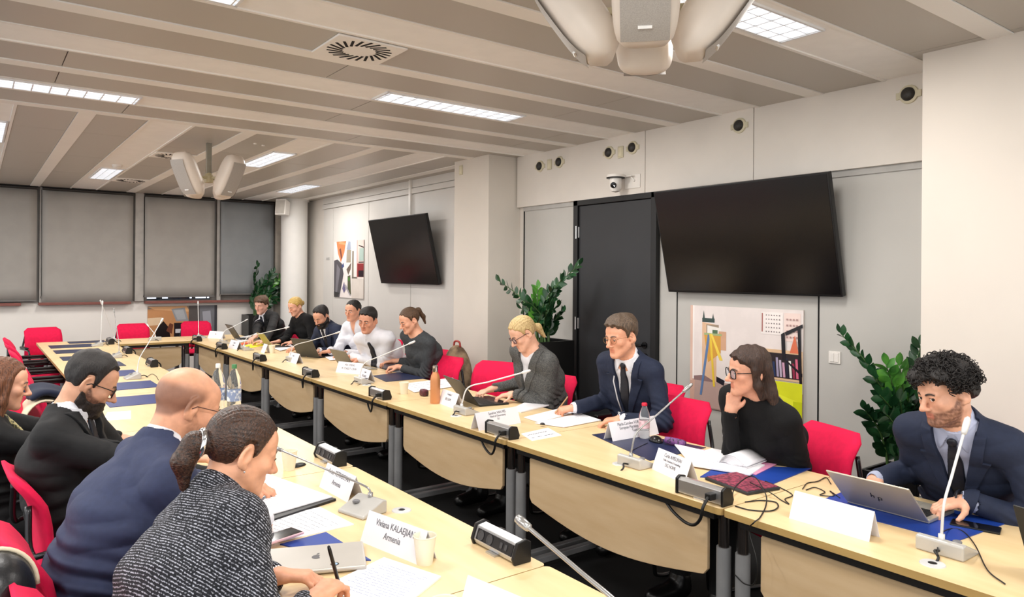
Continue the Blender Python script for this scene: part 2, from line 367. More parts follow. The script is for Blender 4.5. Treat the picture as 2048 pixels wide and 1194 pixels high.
# --- screens
def screen(name, label, xb, xt, y0, y1, zb, zt):
    t = thing(name, label, 'screen', ((xb + xt) / 2, (y0 + y1) / 2, zb)); L2 = (y1 - y0) / 2; hh = math.hypot(xt - xb, zt - zb); an = math.atan2(xb - xt, zt - zb)
    R = Matrix.Translation(((xb - xt) / 2, 0, 0)) @ Matrix.Rotation(-an, 4, 'Y')
    bm = B(); box(bm, 0, .045, -L2, L2, 0, hh, R); box(bm, .045, .08, -L2 * .6, L2 * .6, hh * .2, hh * .75, R); obj('casing', bm, mat('screen_casing', '08080a', .4), t, bevel=.004)
    bm = B(); b = .012; box(bm, -.002, .001, -L2 + b, L2 - b, b * 1.4, hh - b, R); obj('display', bm, mat('screen_glass', '0a0809', .22, var=.2, vs=1, spec=.5), t)
    bm = B()
    for y in (-.2, .2): box(bm, .07, .09, y - .02, y + .02, hh * .1, hh * .9, R)
    c = WX - (xb + xt) / 2; zz = hh * .55; bm2 = R @ Vector((.08, 0, zz)); box(bm, bm2.x, c - .02, -.15, .15, zz - .05, zz + .05); obj('wall_mount', bm, M_black, t)
screen('wall_screen', 'large black flat screen tilted down beside the black door', 4.55, 4.36, 2.49, 3.965, 1.522, 2.323)
screen('wall_screen', 'smaller looking black flat screen tilted down between column and far poster', 4.55, 4.345, 7.59, 9.15, 1.523, 2.385)
bm = B(); box(bm, WX - .05, WX - .02, 8.42, 8.47, 2.2, H); struct('trim_6', bm, M_white)     # cable duct above the far screen
# light switch
t = thing('light_switch', 'white double light switch on the grey wall right of the poster', 'light switch', (WX - .022, 2.583, 1.115))
bm = B(); box(bm, -.010, 0, -.041, .041, -.041, .041); obj('plate', bm, M_white, t, bevel=.003)
for s_ in (-1, 1):
    bm = B(); box(bm, -.015, -.009, min(0, s_ * .03) + .001, max(0, s_ * .03) - .001, -.03, .03); obj('rocker', bm, M_white, t, bevel=.002)
# tiny room sign near the far poster
t = thing('wall_sign', 'tiny grey lettered sign on the white wall left of the far poster', 'sign', (WX - .021, 11.22, 1.89)); bm = B(); box(bm, -.001, 0, -.1, .1, -.025, .025); obj('sign_backing', bm, M_fp, t)
text('lettering', '0.025', .06, mat('sign_grey', '77777a', .5), t, Matrix.Translation((-.002, 0, 0)) @ Matrix(((0, 0, -1, 0), (-1, 0, 0, 0), (0, 1, 0, 0), (0, 0, 0, 1))))
# --- posters
def poster(label, w, h, M, paint):
    """flat print; paint(rect, poly) receives unit coordinates (0..1 across, 0..1 up)"""
    t = thing('wall_poster', label, 'poster', M.translation, 0); R = M.to_3x3().to_4x4()
    bm = B(); box(bm, -w / 2, w / 2, -.004, .006, -h / 2, h / 2, R); sh = obj('backing', bm, mat('poster_edge', 'b9aea6', .5), t)
    lay = [0]; prints = {}
    def shape(pts, col, name='print'):
        lay[0] += 1; y = -.0045 - .00012 * lay[0]; bm = prints.setdefault(col, B())
        bm.faces.new([bm.verts.new(R @ Vector(((u - .5) * w, y, (v - .5) * h))) for u, v in pts])
    rect = lambda u0, u1, v0, v1, c: shape(((u0, v0), (u1, v0), (u1, v1), (u0, v1)), c)
    paint(rect, shape)
    ms = []; out = B(); me = bpy.data.meshes.new('picture'); allbm = B()
    for i, (c, b_) in enumerate(prints.items()):
        ms.append(mat('print_' + c, c, .3, var=.04, vs=5))
        vm = {v: allbm.verts.new(v.co) for v in b_.verts}
        for f in b_.faces: q = allbm.faces.new([vm[v] for v in f.verts]); q.material_index = i
        b_.free()
    allbm.to_mesh(me); allbm.free()
    for x in ms: me.materials.append(x)
    link(bpy.data.objects.new('picture', me), t); out.free(); return t
MR = lambda y, z: Matrix(((0, 1, 0, WX - .028), (-1, 0, 0, y), (0, 0, 1, z), (0, 0, 0, 1)))      # facing -X, u grows toward the camera
def art1(r, p):
    r(0, 1, 0, 1, 'e6dcd8'); r(0, 1, 0, .27, 'b59a92'); p(((0, 0), (.04, 0), (.05, .3), (.0, .3)), 'c9a292'); r(0, .025, .25, 1, 'dbb9a8'); r(.025, .04, .27, 1, 'f2ece8')
    p(((.04, .26), (.24, .26), (.24, .34), (.04, .30)), '8a6f6e'); p(((.12, .33), (.33, .24), (.34, .29), (.12, .38)), '1c1c26')
    p(((.12, .33), (.26, .26), (.26, .82), (.12, .84)), 'dcb694'); r(.16, .28, .62, .82, '9c8a76'); p(((.17, .62), (.30, .60), (.30, .79), (.17, .81)), 'e9e5de'); r(.22, .27, .70, .77, '4d6b4c')
    p(((.12, .84), (.15, .84), (.135, .955)), '2e4440'); p(((.21, .84), (.24, .84), (.225, .93)), '2e4440'); r(.12, .24, .84, .88, '2e4440'); r(.28, .35, .58, .76, 'cfa283')
    p(((.14, .72), (.30, .74), (.30, .55), (.18, .45)), 'd0993c'); r(.14, .31, .715, .735, '9db07c')
    p(((.175, .72), (.20, .72), (.12, .12), (.10, .12)), '5a7aa6'); p(((.19, .73), (.21, .73), (.25, .22), (.23, .22)), 'e4c33e'); p(((.20, .73), (.22, .73), (.32, .48), (.29, .48)), 'edd152')
    r(.66, .84, .77, .97, 'f0e8e4'); r(.665, .675, .79, .96, 'a05c54'); r(.85, .98, .72, .97, 'e9d3cb')
    for i in range(6):
        for j in range(5): r(.70 + i * .022, .708 + i * .022, .79 + j * .037, .80 + j * .037, '6d5f63')
    for i in range(4):
        for j in range(4): r(.87 + i * .026, .884 + i * .026, .75 + j * .052, .765 + j * .052, 'a88683')
    r(.68, 1, .37, .64, 'd9b690'); r(.70, .99, .39, .61, '2a2224')
    for i, c in enumerate(('e4e0dc', 'd8d5d2', '26375c', 'a49ab4', 'b9adc0', 'c99cb4', '222838', 'e2dfd9', '8f2f48', 'd66a86')): p(((.72 + i * .026, .40), (.738 + i * .026, .40), (.728 + i * .026, .57 - (i % 3) * .02), (.71 + i * .026, .57 - (i % 3) * .02)), c)
    p(((.90, .62), (.97, .62), (.94, .78)), 'd9714f'); p(((.83, .78), (.86, .80), (.87, .55), (.84, .55)), '18161c'); p(((.86, .80), (1, .88), (1, .85), (.87, .77)), '18161c'); p(((.84, .57), (.88, .55), (1, .45), (1, .42)), '18161c'); p(((.96, .85), (.985, .85), (1, .30), (.98, .30)), '18161c')
    p(((.70, .36), (1, .36), (1, .12), (.86, .20), (.74, .30)), 'd8dd2c'); p(((.80, .25), (1, .19), (1, .0), (.93, .0), (.9, .14)), 'e4ea3a'); r(.93, 1, .0, .2, 'c3cc20'); p(((0, 0), (1, -.0), (1, .012), (0, .012)), '9a8078')
poster('large photo poster of a bright classroom with easel and bookshelf on the grey wall', .985, .80, MR(3.30, 1.02), art1)
def art2(r, p):
    r(0, 1, 0, 1, 'efe6e2'); p(((.08, 1), (.42, 1), (.36, .8), (.24, .62), (.14, .78)), 'd9824f'); p(((.15, .96), (.40, .93), (.38, .97), (.2, 1)), 'f0a070'); p(((.18, .86), (.24, .88), (.29, .7), (.25, .68)), '7a4234')
    p(((0, 0), (.2, 0), (.34, .42), (.28, .6), (.12, .68), (0, .66)), '4a474e'); p(((.05, .05), (.12, .1), (.22, .5), (.1, .6)), '77747c'); p(((.0, .0), (.12, .0), (.2, .08), (.0, .1)), '1e1a20'); p(((.26, .56), (.33, .62), (.36, .55), (.3, .52)), '3a4a78')
    p(((.44, .86), (.50, 1), (.57, .98), (.58, .86), (.52, .80)), '9aa4b8'); p(((.43, .62), (.58, .62), (.59, .84), (.45, .84)), 'a59a88'); p(((.48, .38), (.57, .4), (.60, .06), (.56, .06), (.48, .12)), '54563c'); p(((.5, .36), (.55, .36), (.55, .3), (.5, .3)), '4f8a3c'); p(((.44, .5), (.52, .56), (.6, .62), (.58, .5), (.5, .4)), '6a5c50')
    p(((.62, .34), (.68, .34), (.68, .82), (.63, .82)), '8c8478'); r(.62, .80, .34, .37, '6f6a62'); r(.78, .80, .36, 1, 'c98f86'); r(.80, 1, .36, 1, 'e8ccc4'); p(((.84, .90), (1, .86), (1, .88), (.84, .92)), '3a3434'); r(.86, 1, .64, .86, 'a8bcb4'); r(.84, 1, .61, .63, '2f2a2a'); r(.80, 1, .37, .60, '8c2c30'); r(.84, 1, .37, .48, '2a1420')
    r(.62, 1, 0, .34, 'd8cfc6'); p(((.3, .16), (.36, .28), (.42, .14), (.36, .08)), '6c6488'); p(((.38, .2), (.56, .04), (.60, .04), (.42, .24)), 'a8a2a8')
poster('narrow photo poster of a street scene on the far white wall', 1.09, .875, MR(10.40, 1.72), art2)
def art3(r, p):
    r(0, 1, 0, 1, '8d7d70'); p(((0, .9), (.5, 1), (.62, .8), (.62, .0), (0, 0)), 'c08a5c'); p(((0, .98), (.55, .98), (.6, .8), (.1, .88)), 'd9a878'); p(((0, .62), (.2, .64), (.24, .4), (0, .38)), 'e0c4a2'); p(((.1, .0), (.13, .3), (.22, .52), (.3, .3), (.32, 0)), '14100f'); p(((.26, .2), (.31, .45), (.36, .4), (.34, .1)), '6a3c2a')
    p(((.33, .9), (.52, .94), (.58, .5), (.40, .5)), '8f9296'); p(((.36, .86), (.5, .88), (.54, .56), (.42, .55)), 'a6a9ad'); p(((.37, .45), (.56, .45), (.56, .0), (.37, .0)), '1d1c20'); r(.39, .54, .12, .25, 'c8c8cc'); r(.58, .74, .0, 1, '55504e'); r(.74, 1, .0, 1, '6f7076'); p(((.78, .8), (.9, .82), (.92, .3), (.8, .3)), '9a9ba4'); r(.96, 1, 0, 1, '3c3c42')
poster('wide photo poster under the window sill behind the far red chairs', 1.05, .50, Matrix.Translation((2.735, FY - .008, .865)), art3)
# small wall loudspeaker on the round column
t = thing('wall_loudspeaker', 'small white box loudspeaker fixed to the round column', 'loudspeaker', (4.05, 11.72, 2.72)); R = Matrix.Rotation(.75, 4, 'Z') @ Matrix.Rotation(.15, 4, 'Y')
bm = B(); poly(bm, [(-.08, -.13), (.08, -.11), (.08, .11), (-.08, .13)], -.09, .09, R); obj('cabinet', bm, M_white, t, bevel=.01)
bm = B(); box(bm, -.086, -.079, -.075, .075, -.11, .11, R); obj('grille', bm, mat('grille_light', 'b9b4ac', .6), t, bevel=.002); bm = B(); tube(bm, [(.05, .05, 0), (.16, .12, .02)], .012, 8); obj('arm_bracket', bm, M_white, t)
# --- hanging loudspeaker clusters
M_spk = mat('speaker_shell', 'dbd0c4', .42, var=.02); M_grl = mat('speaker_grille', 'a8a29b', .55, var=.08, vs=300)
def cluster(loc, s, azs, label, drop, tilt=28):
    t = thing('loudspeaker_cluster', label, 'loudspeaker', (loc[0], loc[1], H), 0, 'hanging clusters of white loudspeakers')
    bm = B(); box(bm, -.03 * s, .03 * s, -.025 * s, .025 * s, -drop, 0); obj('hanging_pole', bm, mat('pole_metal', '8a8578', .4, metal=.6), t, bevel=.003)
    bm = B(); lathe(bm, [(.05 * s, -drop - .10 * s), (.055 * s, -drop - .02 * s), (.03 * s, -drop + .02 * s)], 16); 
    for a in azs: M = Matrix.Rotation(math.radians(a), 4, 'Z'); box(bm, .02 * s, .22 * s, -.012 * s, .012 * s, -drop - .06 * s, -drop - .03 * s, M)
    obj('joint_bracket', bm, mat('bracket_cream', 'b8ad8c', .4), t, bevel=.002)
    for i, a in enumerate(azs):
        R = Matrix.Rotation(math.radians(a), 4, 'Z') @ Matrix.Translation((.31 * s, 0, -drop - .03 * s)) @ Matrix.Rotation(math.radians(tilt), 4, 'Y')
        # shell: rounded body, wide grille front (+x), tapering to the pole side and curving in at both ends
        bm = B(); n = 14; rings = []
        for j in range(n + 1):
            z = -1 + 2 * j / n; e = math.sqrt(max(0, 1 - abs(z) ** 3.2)); hw = .140 * s * (.62 + .38 * e); fr = .115 * s * (.35 + .65 * e); bk = -.115 * s * (.15 + .85 * e)
            ring = []
            for q in range(16):
                an = 2 * PI * q / 16; ca, sa = math.cos(an), math.sin(an); wy = hw * math.copysign(abs(sa) ** .7, sa) * (1 if ca > 0 else .86); xx = (fr if ca > 0 else -bk) * math.copysign(abs(ca) ** .75, ca)
                ring.append(bm.verts.new(R @ Vector((xx, wy, z * .27 * s))))
            rings.append(ring)
        for p0, p1 in zip(rings, rings[1:]):
            for q in range(16): bm.faces.new((p0[q], p0[(q + 1) % 16], p1[(q + 1) % 16], p1[q]))
        bm.faces.new(rings[0]); bm.faces.new(rings[-1])
        sp = obj('loudspeaker_shell', bm, M_spk, t, smooth=True)
        bm = B(); gn = 10; g = []
        for j in range(gn + 1):
            z = -.83 + 1.62 * j / gn; e = math.sqrt(max(0, 1 - abs(z) ** 3.2)); xx = .115 * s * (.35 + .65 * e) + .004 * s; hw = .098 * s
            g.append([bm.verts.new(R @ Vector((xx - .10 * s * .02 * abs(k), hw * k / 2, z * .27 * s))) for k in (-2, -1, 0, 1, 2)])
        for j in range(gn):
            for k in range(4): bm.faces.new((g[j][k], g[j][k + 1], g[j + 1][k + 1], g[j + 1][k]))
        gr = obj('grille', bm, M_grl, sp, smooth=True)
        bm = B(); x0 = .115 * s * .93; box(bm, x0, x0 + .012 * s, -.028 * s, .028 * s, -.165 * s, -.155 * s, R); obj('maker_mark', bm, mat('mark_white', 'f4f4f2', .4), sp)
    return t

cluster((1.93, 1.80), .82, (223, 313, 133, 43), 'big near cluster of white loudspeakers hanging from the ceiling', .255, 36)
cluster((1.80, 7.28), .78, (211, 301, 121, 31), 'far cluster of white loudspeakers hanging above the left table row', .31)
# ------------------------------------------------------------------ tables
def wood_mat(name, c1, c2, rough=.35):
    return mat(name, c2, rough, col2=c1, vs=6, vmin=.3, vmax=.7, scale3=(3, .5, 3), bump=.02, bs=30)
M_beech = wood_mat('beech_laminate', 'dcbf8f', 'e6cc9f'); M_panel = wood_mat('beech_panel', 'c3a67f', 'ceb48f', .45)
M_edge = wood_mat('table_edge', 'a98a55', 'b8995f', .4)
M_legl = mat('leg_grey', '8f9092', .4, metal=.3); M_legu = mat('leg_chrome_dark', '5a5452', .2, metal=.9)
M_under = mat('frame_black', '141313', .5)
TH = .74
def make_table(L=1.43, W=.80, panel=True):
    """table top lies x 0..W (inner edge at x=0), y 0..L"""
    t = thing('conference_table', 'x', 'table', group='beech conference tables set in a long ring')
    bm = B(); pts = [(x + W / 2, y + L / 2) for x, y in rrect(W, L - .004, .02, 4)]
    a = [bm.verts.new((x, y, TH)) for x, y in pts]; b = [bm.verts.new((x, y, TH - .026)) for x, y in pts]; n = len(pts)
    bm.faces.new(a); bm.faces.new(b[::-1])
    for i in range(n): f = bm.faces.new((a[i], b[i], b[(i + 1) % n], a[(i + 1) % n])); f.material_index = 1
    obj('tabletop', bm, [M_beech, M_edge], t)
    bm = B(); box(bm, .03, .07, .06, L - .06, TH - .062, TH - .028); box(bm, W - .10, W - .06, .06, L - .06, TH - .062, TH - .028)
    for y in (.05, L - .09): box(bm, .05, W - .08, y, y + .04, TH - .06, TH - .028)
    obj('under_frame', bm, M_under, t, bevel=.002)
    for y in (.045, L - .045):
        for x in (.075, W - .11):
            bm = B(); cyl(bm, .021, .56, TH - .028, 16, MT((x, y, 0))); cyl(bm, .029, .05, .565, 18, MT((x, y, 0)), 1)
            lathe(bm, [(.036, .0), (.036, .02), (.03, .05)], 16, MT((x, y, 0)), 1); obj('leg', bm, [M_legu, M_legl], t, auto=40)
        bm = B(); box(bm, .05, W - .09, y - .02, y + .02, .035, .07); obj('foot_bar', bm, M_legl, t, bevel=.004)
    if panel:
        n = 16; y0, y1 = .12, L - .13; out = []
        top = [(y1, .655), (y1 - .02, .668), (y0 + .02, .668), (y0, .655)]
        out = [(y0, .655), (y0 + .006, .664), (y0 + .02, .668), (y1 - .02, .668), (y1 - .006, .664), (y1, .655), (y1, .45), (y1 - .02, .425)]
        for k in range(1, n): f = k / n; y = y1 - .02 - (y1 - y0 - .04) * f; out.append((y, .425 - .075 * math.sin(PI * f)))
        out += [(y0 + .02, .425), (y0, .45)]
        bm = B(); M = Matrix.Rotation(PI / 2, 4, 'Z') ; poly(bm, out, -.085, -.067, M); obj('modesty_panel', bm, M_panel, t, bevel=.0025)
    return t
YJ = [.34, 1.77, 3.20, 4.63, 6.06, 7.49, 8.92]
tb = make_table(); GT = 'beech conference tables set in a long ring'
wher = ['with the white blank name card and silver laptop', 'with the open book and red tablet case', 'with the orange bottle and the grey blazer woman', 'with the dark blue pad beside the ponytailed woman', 'in front of the two people in white shirts', 'with the yellow flyer and the paper cups', 'with the black laptop near the far corner']
for i, y in enumerate(YJ):
    o = tb if i == 0 else copy_tree(tb); o.location = (2.35, y, 0); o['group'] = GT; o['label'] = 'right row beech table ' + wher[i]
YL = [.32, 1.75, 3.18, 4.61, 6.04, 7.47, 8.90]
whel = ['cut off by the bottom of the view', 'with the closed silver laptop and the Armenia card', 'holding the black mouse cap and cup behind the ponytail woman', 'holding the two clear water bottles', 'holding blue pads and the far side grey microphone base', 'with two blue pads beyond the bearded man', 'with blue pads at the far left end']
for i, y in enumerate(YL):
    o = copy_tree(tb); o.location = (1.45, y + 1.43, 0); o.rotation_euler = (0, 0, PI); o['label'] = 'left row beech table ' + whel[i]
ft = make_table(.90); ft.location = (1.45, 10.24, 0); ft.rotation_euler = (0, 0, 0)
ft.matrix_world = Matrix.Translation((2.35, 10.28, 0)) @ Matrix.Rotation(PI / 2, 4, 'Z'); ft['label'] = 'short beech table closing the far end of the ring, front panel toward the camera'
for (x, y, rz, lb) in ((1.45, 10.33 + .72, PI, 'beech corner table at the far left end of the ring'), (2.35, 10.35, 0, 'beech corner table at the far right end below the young man in black')):
    c = make_table(.72, .8, False); c.location = (x, y, 0); c.rotation_euler = (0, 0, rz); c['label'] = lb
# ------------------------------------------------------------------ chairs
M_red = mat('red_fabric', 'd60042', .85, var=.05, vs=30, bump=.12, bs=700); M_tube = mat('chair_tube', '3a3a3c', .25, metal=.8)
def make_chair():
    """faces +y; cantilever frame, curved padded back"""
    t = thing('conference_chair', 'x', 'chair')
    def slab(w0, w1, c, th, nx=12, ny=10, rad=.05):
        """padded sheet: c(u,v)->(point,normal); u in -1..1 across, v 0..1 along"""
        bm = B(); g = []
        for side in (1, -1):
            rows = []
            for j in range(ny + 1):
                v = j / ny; row = []
                hw = w0 + (w1 - w0) * v; e = min(v, 1 - v) * (.34 if True else 1)
                if e < rad: hw -= rad - math.sqrt(max(0, rad * rad - (rad - e) ** 2))
                for i in range(nx + 1):
                    u = -1 + 2 * i / nx; p, nn = c(u * hw, v); ed = min(1, (1 - abs(u)) * 5, min(v, 1 - v) * 9); f = math.sqrt(max(0, 1 - (1 - ed) ** 2)) if ed < 1 else 1
                    row.append(bm.verts.new(p + nn * side * (th / 2) * (.25 + .75 * f)))
                rows.append(row)
            g.append(rows)
        for s_, rows in zip((1, -1), g):
            for j in range(ny):
                for i in range(nx): bm.faces.new((rows[j][i], rows[j][i + 1], rows[j + 1][i + 1], rows[j + 1][i])[::s_])
        a, b_ = g; ed = [(0, i) for i in range(nx + 1)] + [(j, nx) for j in range(1, ny + 1)] + [(ny, i) for i in range(nx - 1, -1, -1)] + [(j, 0) for j in range(ny - 1, 0, -1)]
        for k in range(len(ed)):
            p, q = ed[k], ed[(k + 1) % len(ed)]; bm.faces.new((a[p[0]][p[1]], b_[p[0]][p[1]], b_[q[0]][q[1]], a[q[0]][q[1]]))
        return bm
    def back(x, v):
        z = .50 + .40 * v; y = -.225 - .05 * v - .03 * math.sin(PI * v) * -1 + (-.045 * max(0, v - .7) ** 1.2 * 4) + .10 * x * x * 2.2
        return Vector((x, y, z)), Vector((-x * .35, 1, .12)).normalized()
    def seat(x, v):
        y = -.22 + .46 * v; z = .455 + .012 * v - .02 * max(0, v - .8) * 4 * .5 + .12 * x * x
        return Vector((x, y, z)), Vector((0, 0, 1))
    obj('backrest', slab(.225, .215, back, .045), M_red, t, smooth=True); obj('seat', slab(.225, .235, seat, .07), M_red, t, smooth=True)
    for s_ in (-1, 1):
        x = s_ * .265
        bm = B(); tube(bm, bez([(s_ * .20, -.27, .80), (s_ * .235, -.265, .64), (x, -.20, .635), (x, .10, .64), (x, .20, .62), (x, .235, .5), (x, .24, .10), (x, .20, .02), (x, .0, .013), (x, -.24, .013)], 6), .0115, 10)
        if s_ == 1: tube(bm, [(-x * 1, -.24, .013), (x, -.24, .013)], .0115, 10)
        obj('frame', bm, M_tube, t, smooth=True)
        bm = B(); box(bm, x - .022, x + .022, -.17, .10, .648, .672); obj('armrest', bm, M_black, t, bevel=.008, seg=3)
    bm = B(); box(bm, -.262, .262, .08, .11, .405, .425); box(bm, -.262, .262, -.15, -.12, .405, .425); box(bm, -.02, .02, -.28, -.25, .42, .62); obj('seat_carrier', bm, M_tube, t)
    return t
ch = make_chair(); first = [ch]
def chair(x, y, face, label, group='red cantilever chairs around the table ring'):
    """face: direction the sitter looks, degrees"""
    o = first.pop() if first else copy_tree(ch); o.location = (x, y, 0); o.rotation_euler = (0, 0, math.radians(face - 90)); o['label'] = label; o['group'] = group; return o
CH = [(3.22, 2.93, 178, 'empty red chair between the man in the navy suit and the woman in black'), (3.19, 2.05, 160, 'red chair showing its back between the woman in black and the right plant'),
      (3.27, 4.16, 186, 'red chair right beside the blonde woman in the grey blazer'), (3.38, 4.98, 203, 'empty red chair behind the black laptop, left of the grey blazer woman'), (3.22, 5.62, 186, 'red chair showing to the right of the ponytailed woman, near the square column'), (3.48, 6.16, 186, 'red chair hidden under the ponytailed woman'),
      (3.60, 3.44, 180, 'red chair hidden behind the man in the navy suit and glasses'), (3.50, 1.22, 180, 'red chair under the curly haired man at the right edge'), (3.5, 6.70, 180, 'red chair under the man in white shirt and dark tie'), (3.62, 7.5, 180, 'red chair under the woman in the white blouse'),
      (3.55, 8.2, 180, 'red chair under the bearded man in the blue suit'), (3.6, 9.15, 180, 'red chair under the blonde woman in black'), (3.5, 10.3, 185, 'red chair under the young man at the far corner'),
      (1.88, 11.50, -88, 'empty red chair in the middle of the far wall, behind the short end table'), (2.75, 11.62, -94, 'empty red chair in front of the far wall poster'), (.80, 11.28, -80, 'empty red chair at the far left corner, back to the blinds')]
for a in CH: chair(*a)
wl = ['under the woman in the tweed jacket', 'of the bald man in the navy suit', 'of the bearded man in the black suit', 'of the long haired woman at the left edge', 'with a navy coat over it']
for i, (x, y, f) in enumerate(((.40, 1.98, 4), (.37, 2.60, 6), (.42, 3.36, 4), (.36, 4.12, 0), (.50, 5.10, -14))): chair(x, y, f, 'red chair of the left row ' + wl[i])
wf = ['nearest, just beyond the coat', 'second beyond the coat', 'third beyond the coat', 'fourth beyond the coat', 'fifth beyond the coat', 'last before the far left corner']
for i in range(6): chair(.59 - .0 * i, 5.95 + .78 * i, (4, -2, 3, 0, 5, -3)[i], 'empty red chair of the left row, ' + wf[i])
# ------------------------------------------------------------------ plants
def leaf_mat(n, c, c2): return mat(n, c, .3, col2=c2, vs=9, vmin=.35, vmax=.65, spec=.6)
M_leaf = leaf_mat('leaf_dark', '24502c', '12331c'); M_leaf2 = leaf_mat('leaf_bright', '5d9a3a', '35702c'); M_stem = mat('stem_green', '3d5a2c', .5, var=.2)
def zz(label, loc, stems, pot, seed=1, sc=1.):
    r = random.Random(seed); t = thing('potted_plant', label, 'plant', loc, 0); w, hgt = pot
    bm = B()
    for a in ((-w, w, -w, -w + .02), (-w, w, w - .02, w), (-w, -w + .02, -w + .02, w - .02), (w - .02, w, -w + .02, w - .02)): box(bm, *a, 0, hgt)
    box(bm, -w + .02, w - .02, -w + .02, w - .02, 0, hgt - .06); obj('planter', bm, mat('planter_black', '0b0b0c', .35), t, bevel=.003)
    so = obj('soil', box(B(), -w + .02, w - .02, -w + .02, w - .02, hgt - .06, hgt - .05), mat('soil', '2a1c12', .95, var=.3, vs=80), t)
    for tx, ty, tz, m, nl, ls in stems:
        bm = B(); b0 = Vector((r.uniform(-.07, .07), r.uniform(-.07, .07), hgt - .06)); tip = Vector((tx, ty, tz)); h_ = tip - b0
        path = bez([b0, b0 + Vector((h_.x * .12, h_.y * .12, h_.z * .38)), b0 + Vector((h_.x * .45, h_.y * .45, h_.z * .74)), tip], 10); n = len(path)
        tube(bm, path, [.011 * sc * (1 - .75 * i / n) for i in range(n)], 6, 1)
        for i in range(nl):
            f = .24 + .76 * i / (nl - 1); k = f * (n - 1); a, b_ = path[int(k)], path[min(int(k) + 1, n - 1)]; p = a.lerp(b_, k - int(k)); tg = (b_ - a).normalized() if (b_ - a).length else h_.normalized()
            sd = 1 if i % 2 else -1; out = tg.cross(Vector((h_.y, -h_.x, .3)).normalized()) ; out = out.normalized() * sd if out.length > .1 else Vector((sd, 0, 0))
            an = r.uniform(-.5, .5); out = (Matrix.Rotation(an, 3, tg) @ out)
            if i >= nl - 1: out = tg
            ld = (out * .8 + tg * .75 + Vector((0, 0, r.uniform(-.1, .25)))).normalized(); L = ls * (1 - .35 * f) * r.uniform(.85, 1.15); wd = L * .27
            nr = ld.cross(out.cross(tg) if out.cross(tg).length > .1 else Vector((0, 0, 1))); sx = ld.cross(tg); sx = sx.normalized() if sx.length > .05 else ld.orthogonal().normalized(); sx = Matrix.Rotation(r.uniform(-.6, .6) + PI / 2, 3, ld) @ sx; up = sx.cross(ld)
            rows = []
            for q in range(7):
                g = q / 6; ww = wd * (math.sin(PI * min(1, g * 1.0)) ** .8) if 0 < g < 1 else .001; c = p + ld * (L * g) - up * (L * .10 * g * g)
                rows.append([bm.verts.new(c - sx * ww + up * ww * .25), bm.verts.new(c), bm.verts.new(c + sx * ww + up * ww * .25)])
            for x_, y_ in zip(rows, rows[1:]):
                for c_ in (0, 1): fa = bm.faces.new((x_[c_], x_[c_ + 1], y_[c_ + 1], y_[c_])); fa.smooth = True
        obj('frond', bm, [m, M_stem], t)
    return t
def px_stem(loc, u, v, **k): p = at(u, v, **k) - Vector(loc); return tuple(p)
L1 = (4.12, 5.05, 0)
s1 = [px_stem(L1, 998, 562, x=4.05) + (M_leaf, 26, .12), px_stem(L1, 1158, 530, x=4.30) + (M_leaf, 30, .115), px_stem(L1, 1076, 578, x=4.1) + (M_leaf2, 20, .12)]
for u, v, x in ((1050, 590, 4.2), (1100, 585, 3.95), (1122, 560, 4.2), (1060, 605, 4.0), (1085, 600, 4.3), (1115, 610, 4.05), (1040, 615, 4.25), (1125, 625, 4.25), (1095, 620, 3.9)): s1.append(px_stem(L1, u, v, x=x) + (M_leaf, 20, .12))
zz('tall leafy plant in a black planter left of the black door', L1, s1, (.20, 1.07), 3)
L2_ = (4.38, 2.02, 0)
s2 = [px_stem(L2_, 1681, 666, x=4.30) + (M_leaf, 30, .105), px_stem(L2_, 1772, 730, x=4.2) + (M_leaf2, 22, .13), px_stem(L2_, 1800, 732, x=4.25) + (M_leaf2, 22, .12), px_stem(L2_, 1842, 690, x=4.42) + (M_leaf, 24, .12)]
for u, v, x in ((1745, 752, 4.2), (1820, 780, 4.35), (1760, 790, 4.1), (1800, 800, 4.15), (1835, 800, 4.3), (1730, 820, 4.2), (1785, 770, 4.4), (1775, 830, 4.05), (1850, 760, 4.45)): s2.append(px_stem(L2_, u, v, x=x) + (M_leaf, 22, .12))
zz('large leafy plant with pale green fronds behind the curly haired man', L2_, s2, (.17, .52), 5)
L3 = (3.86, 12.39, 0)
s3 = [px_stem(L3, 514, 532, y=12.28) + (M_leaf, 22, .16), px_stem(L3, 588, 546, y=12.4) + (M_leaf, 20, .15), px_stem(L3, 562, 553, y=12.3) + (M_leaf2, 14, .15)]
for u, v in ((530, 560), (547, 545), (578, 560), (540, 580), (570, 580), (585, 590), (555, 570), (526, 590)): s3.append(px_stem(L3, u, v, y=12.3) + (M_leaf, 18, .16))
zz('dark leafy plant in the far corner beside the round column', L3, s3, (.2, .95), 8)
# ------------------------------------------------------------------ things on the tables
def T(u, v, z=TH): return at(u, v, z=z)
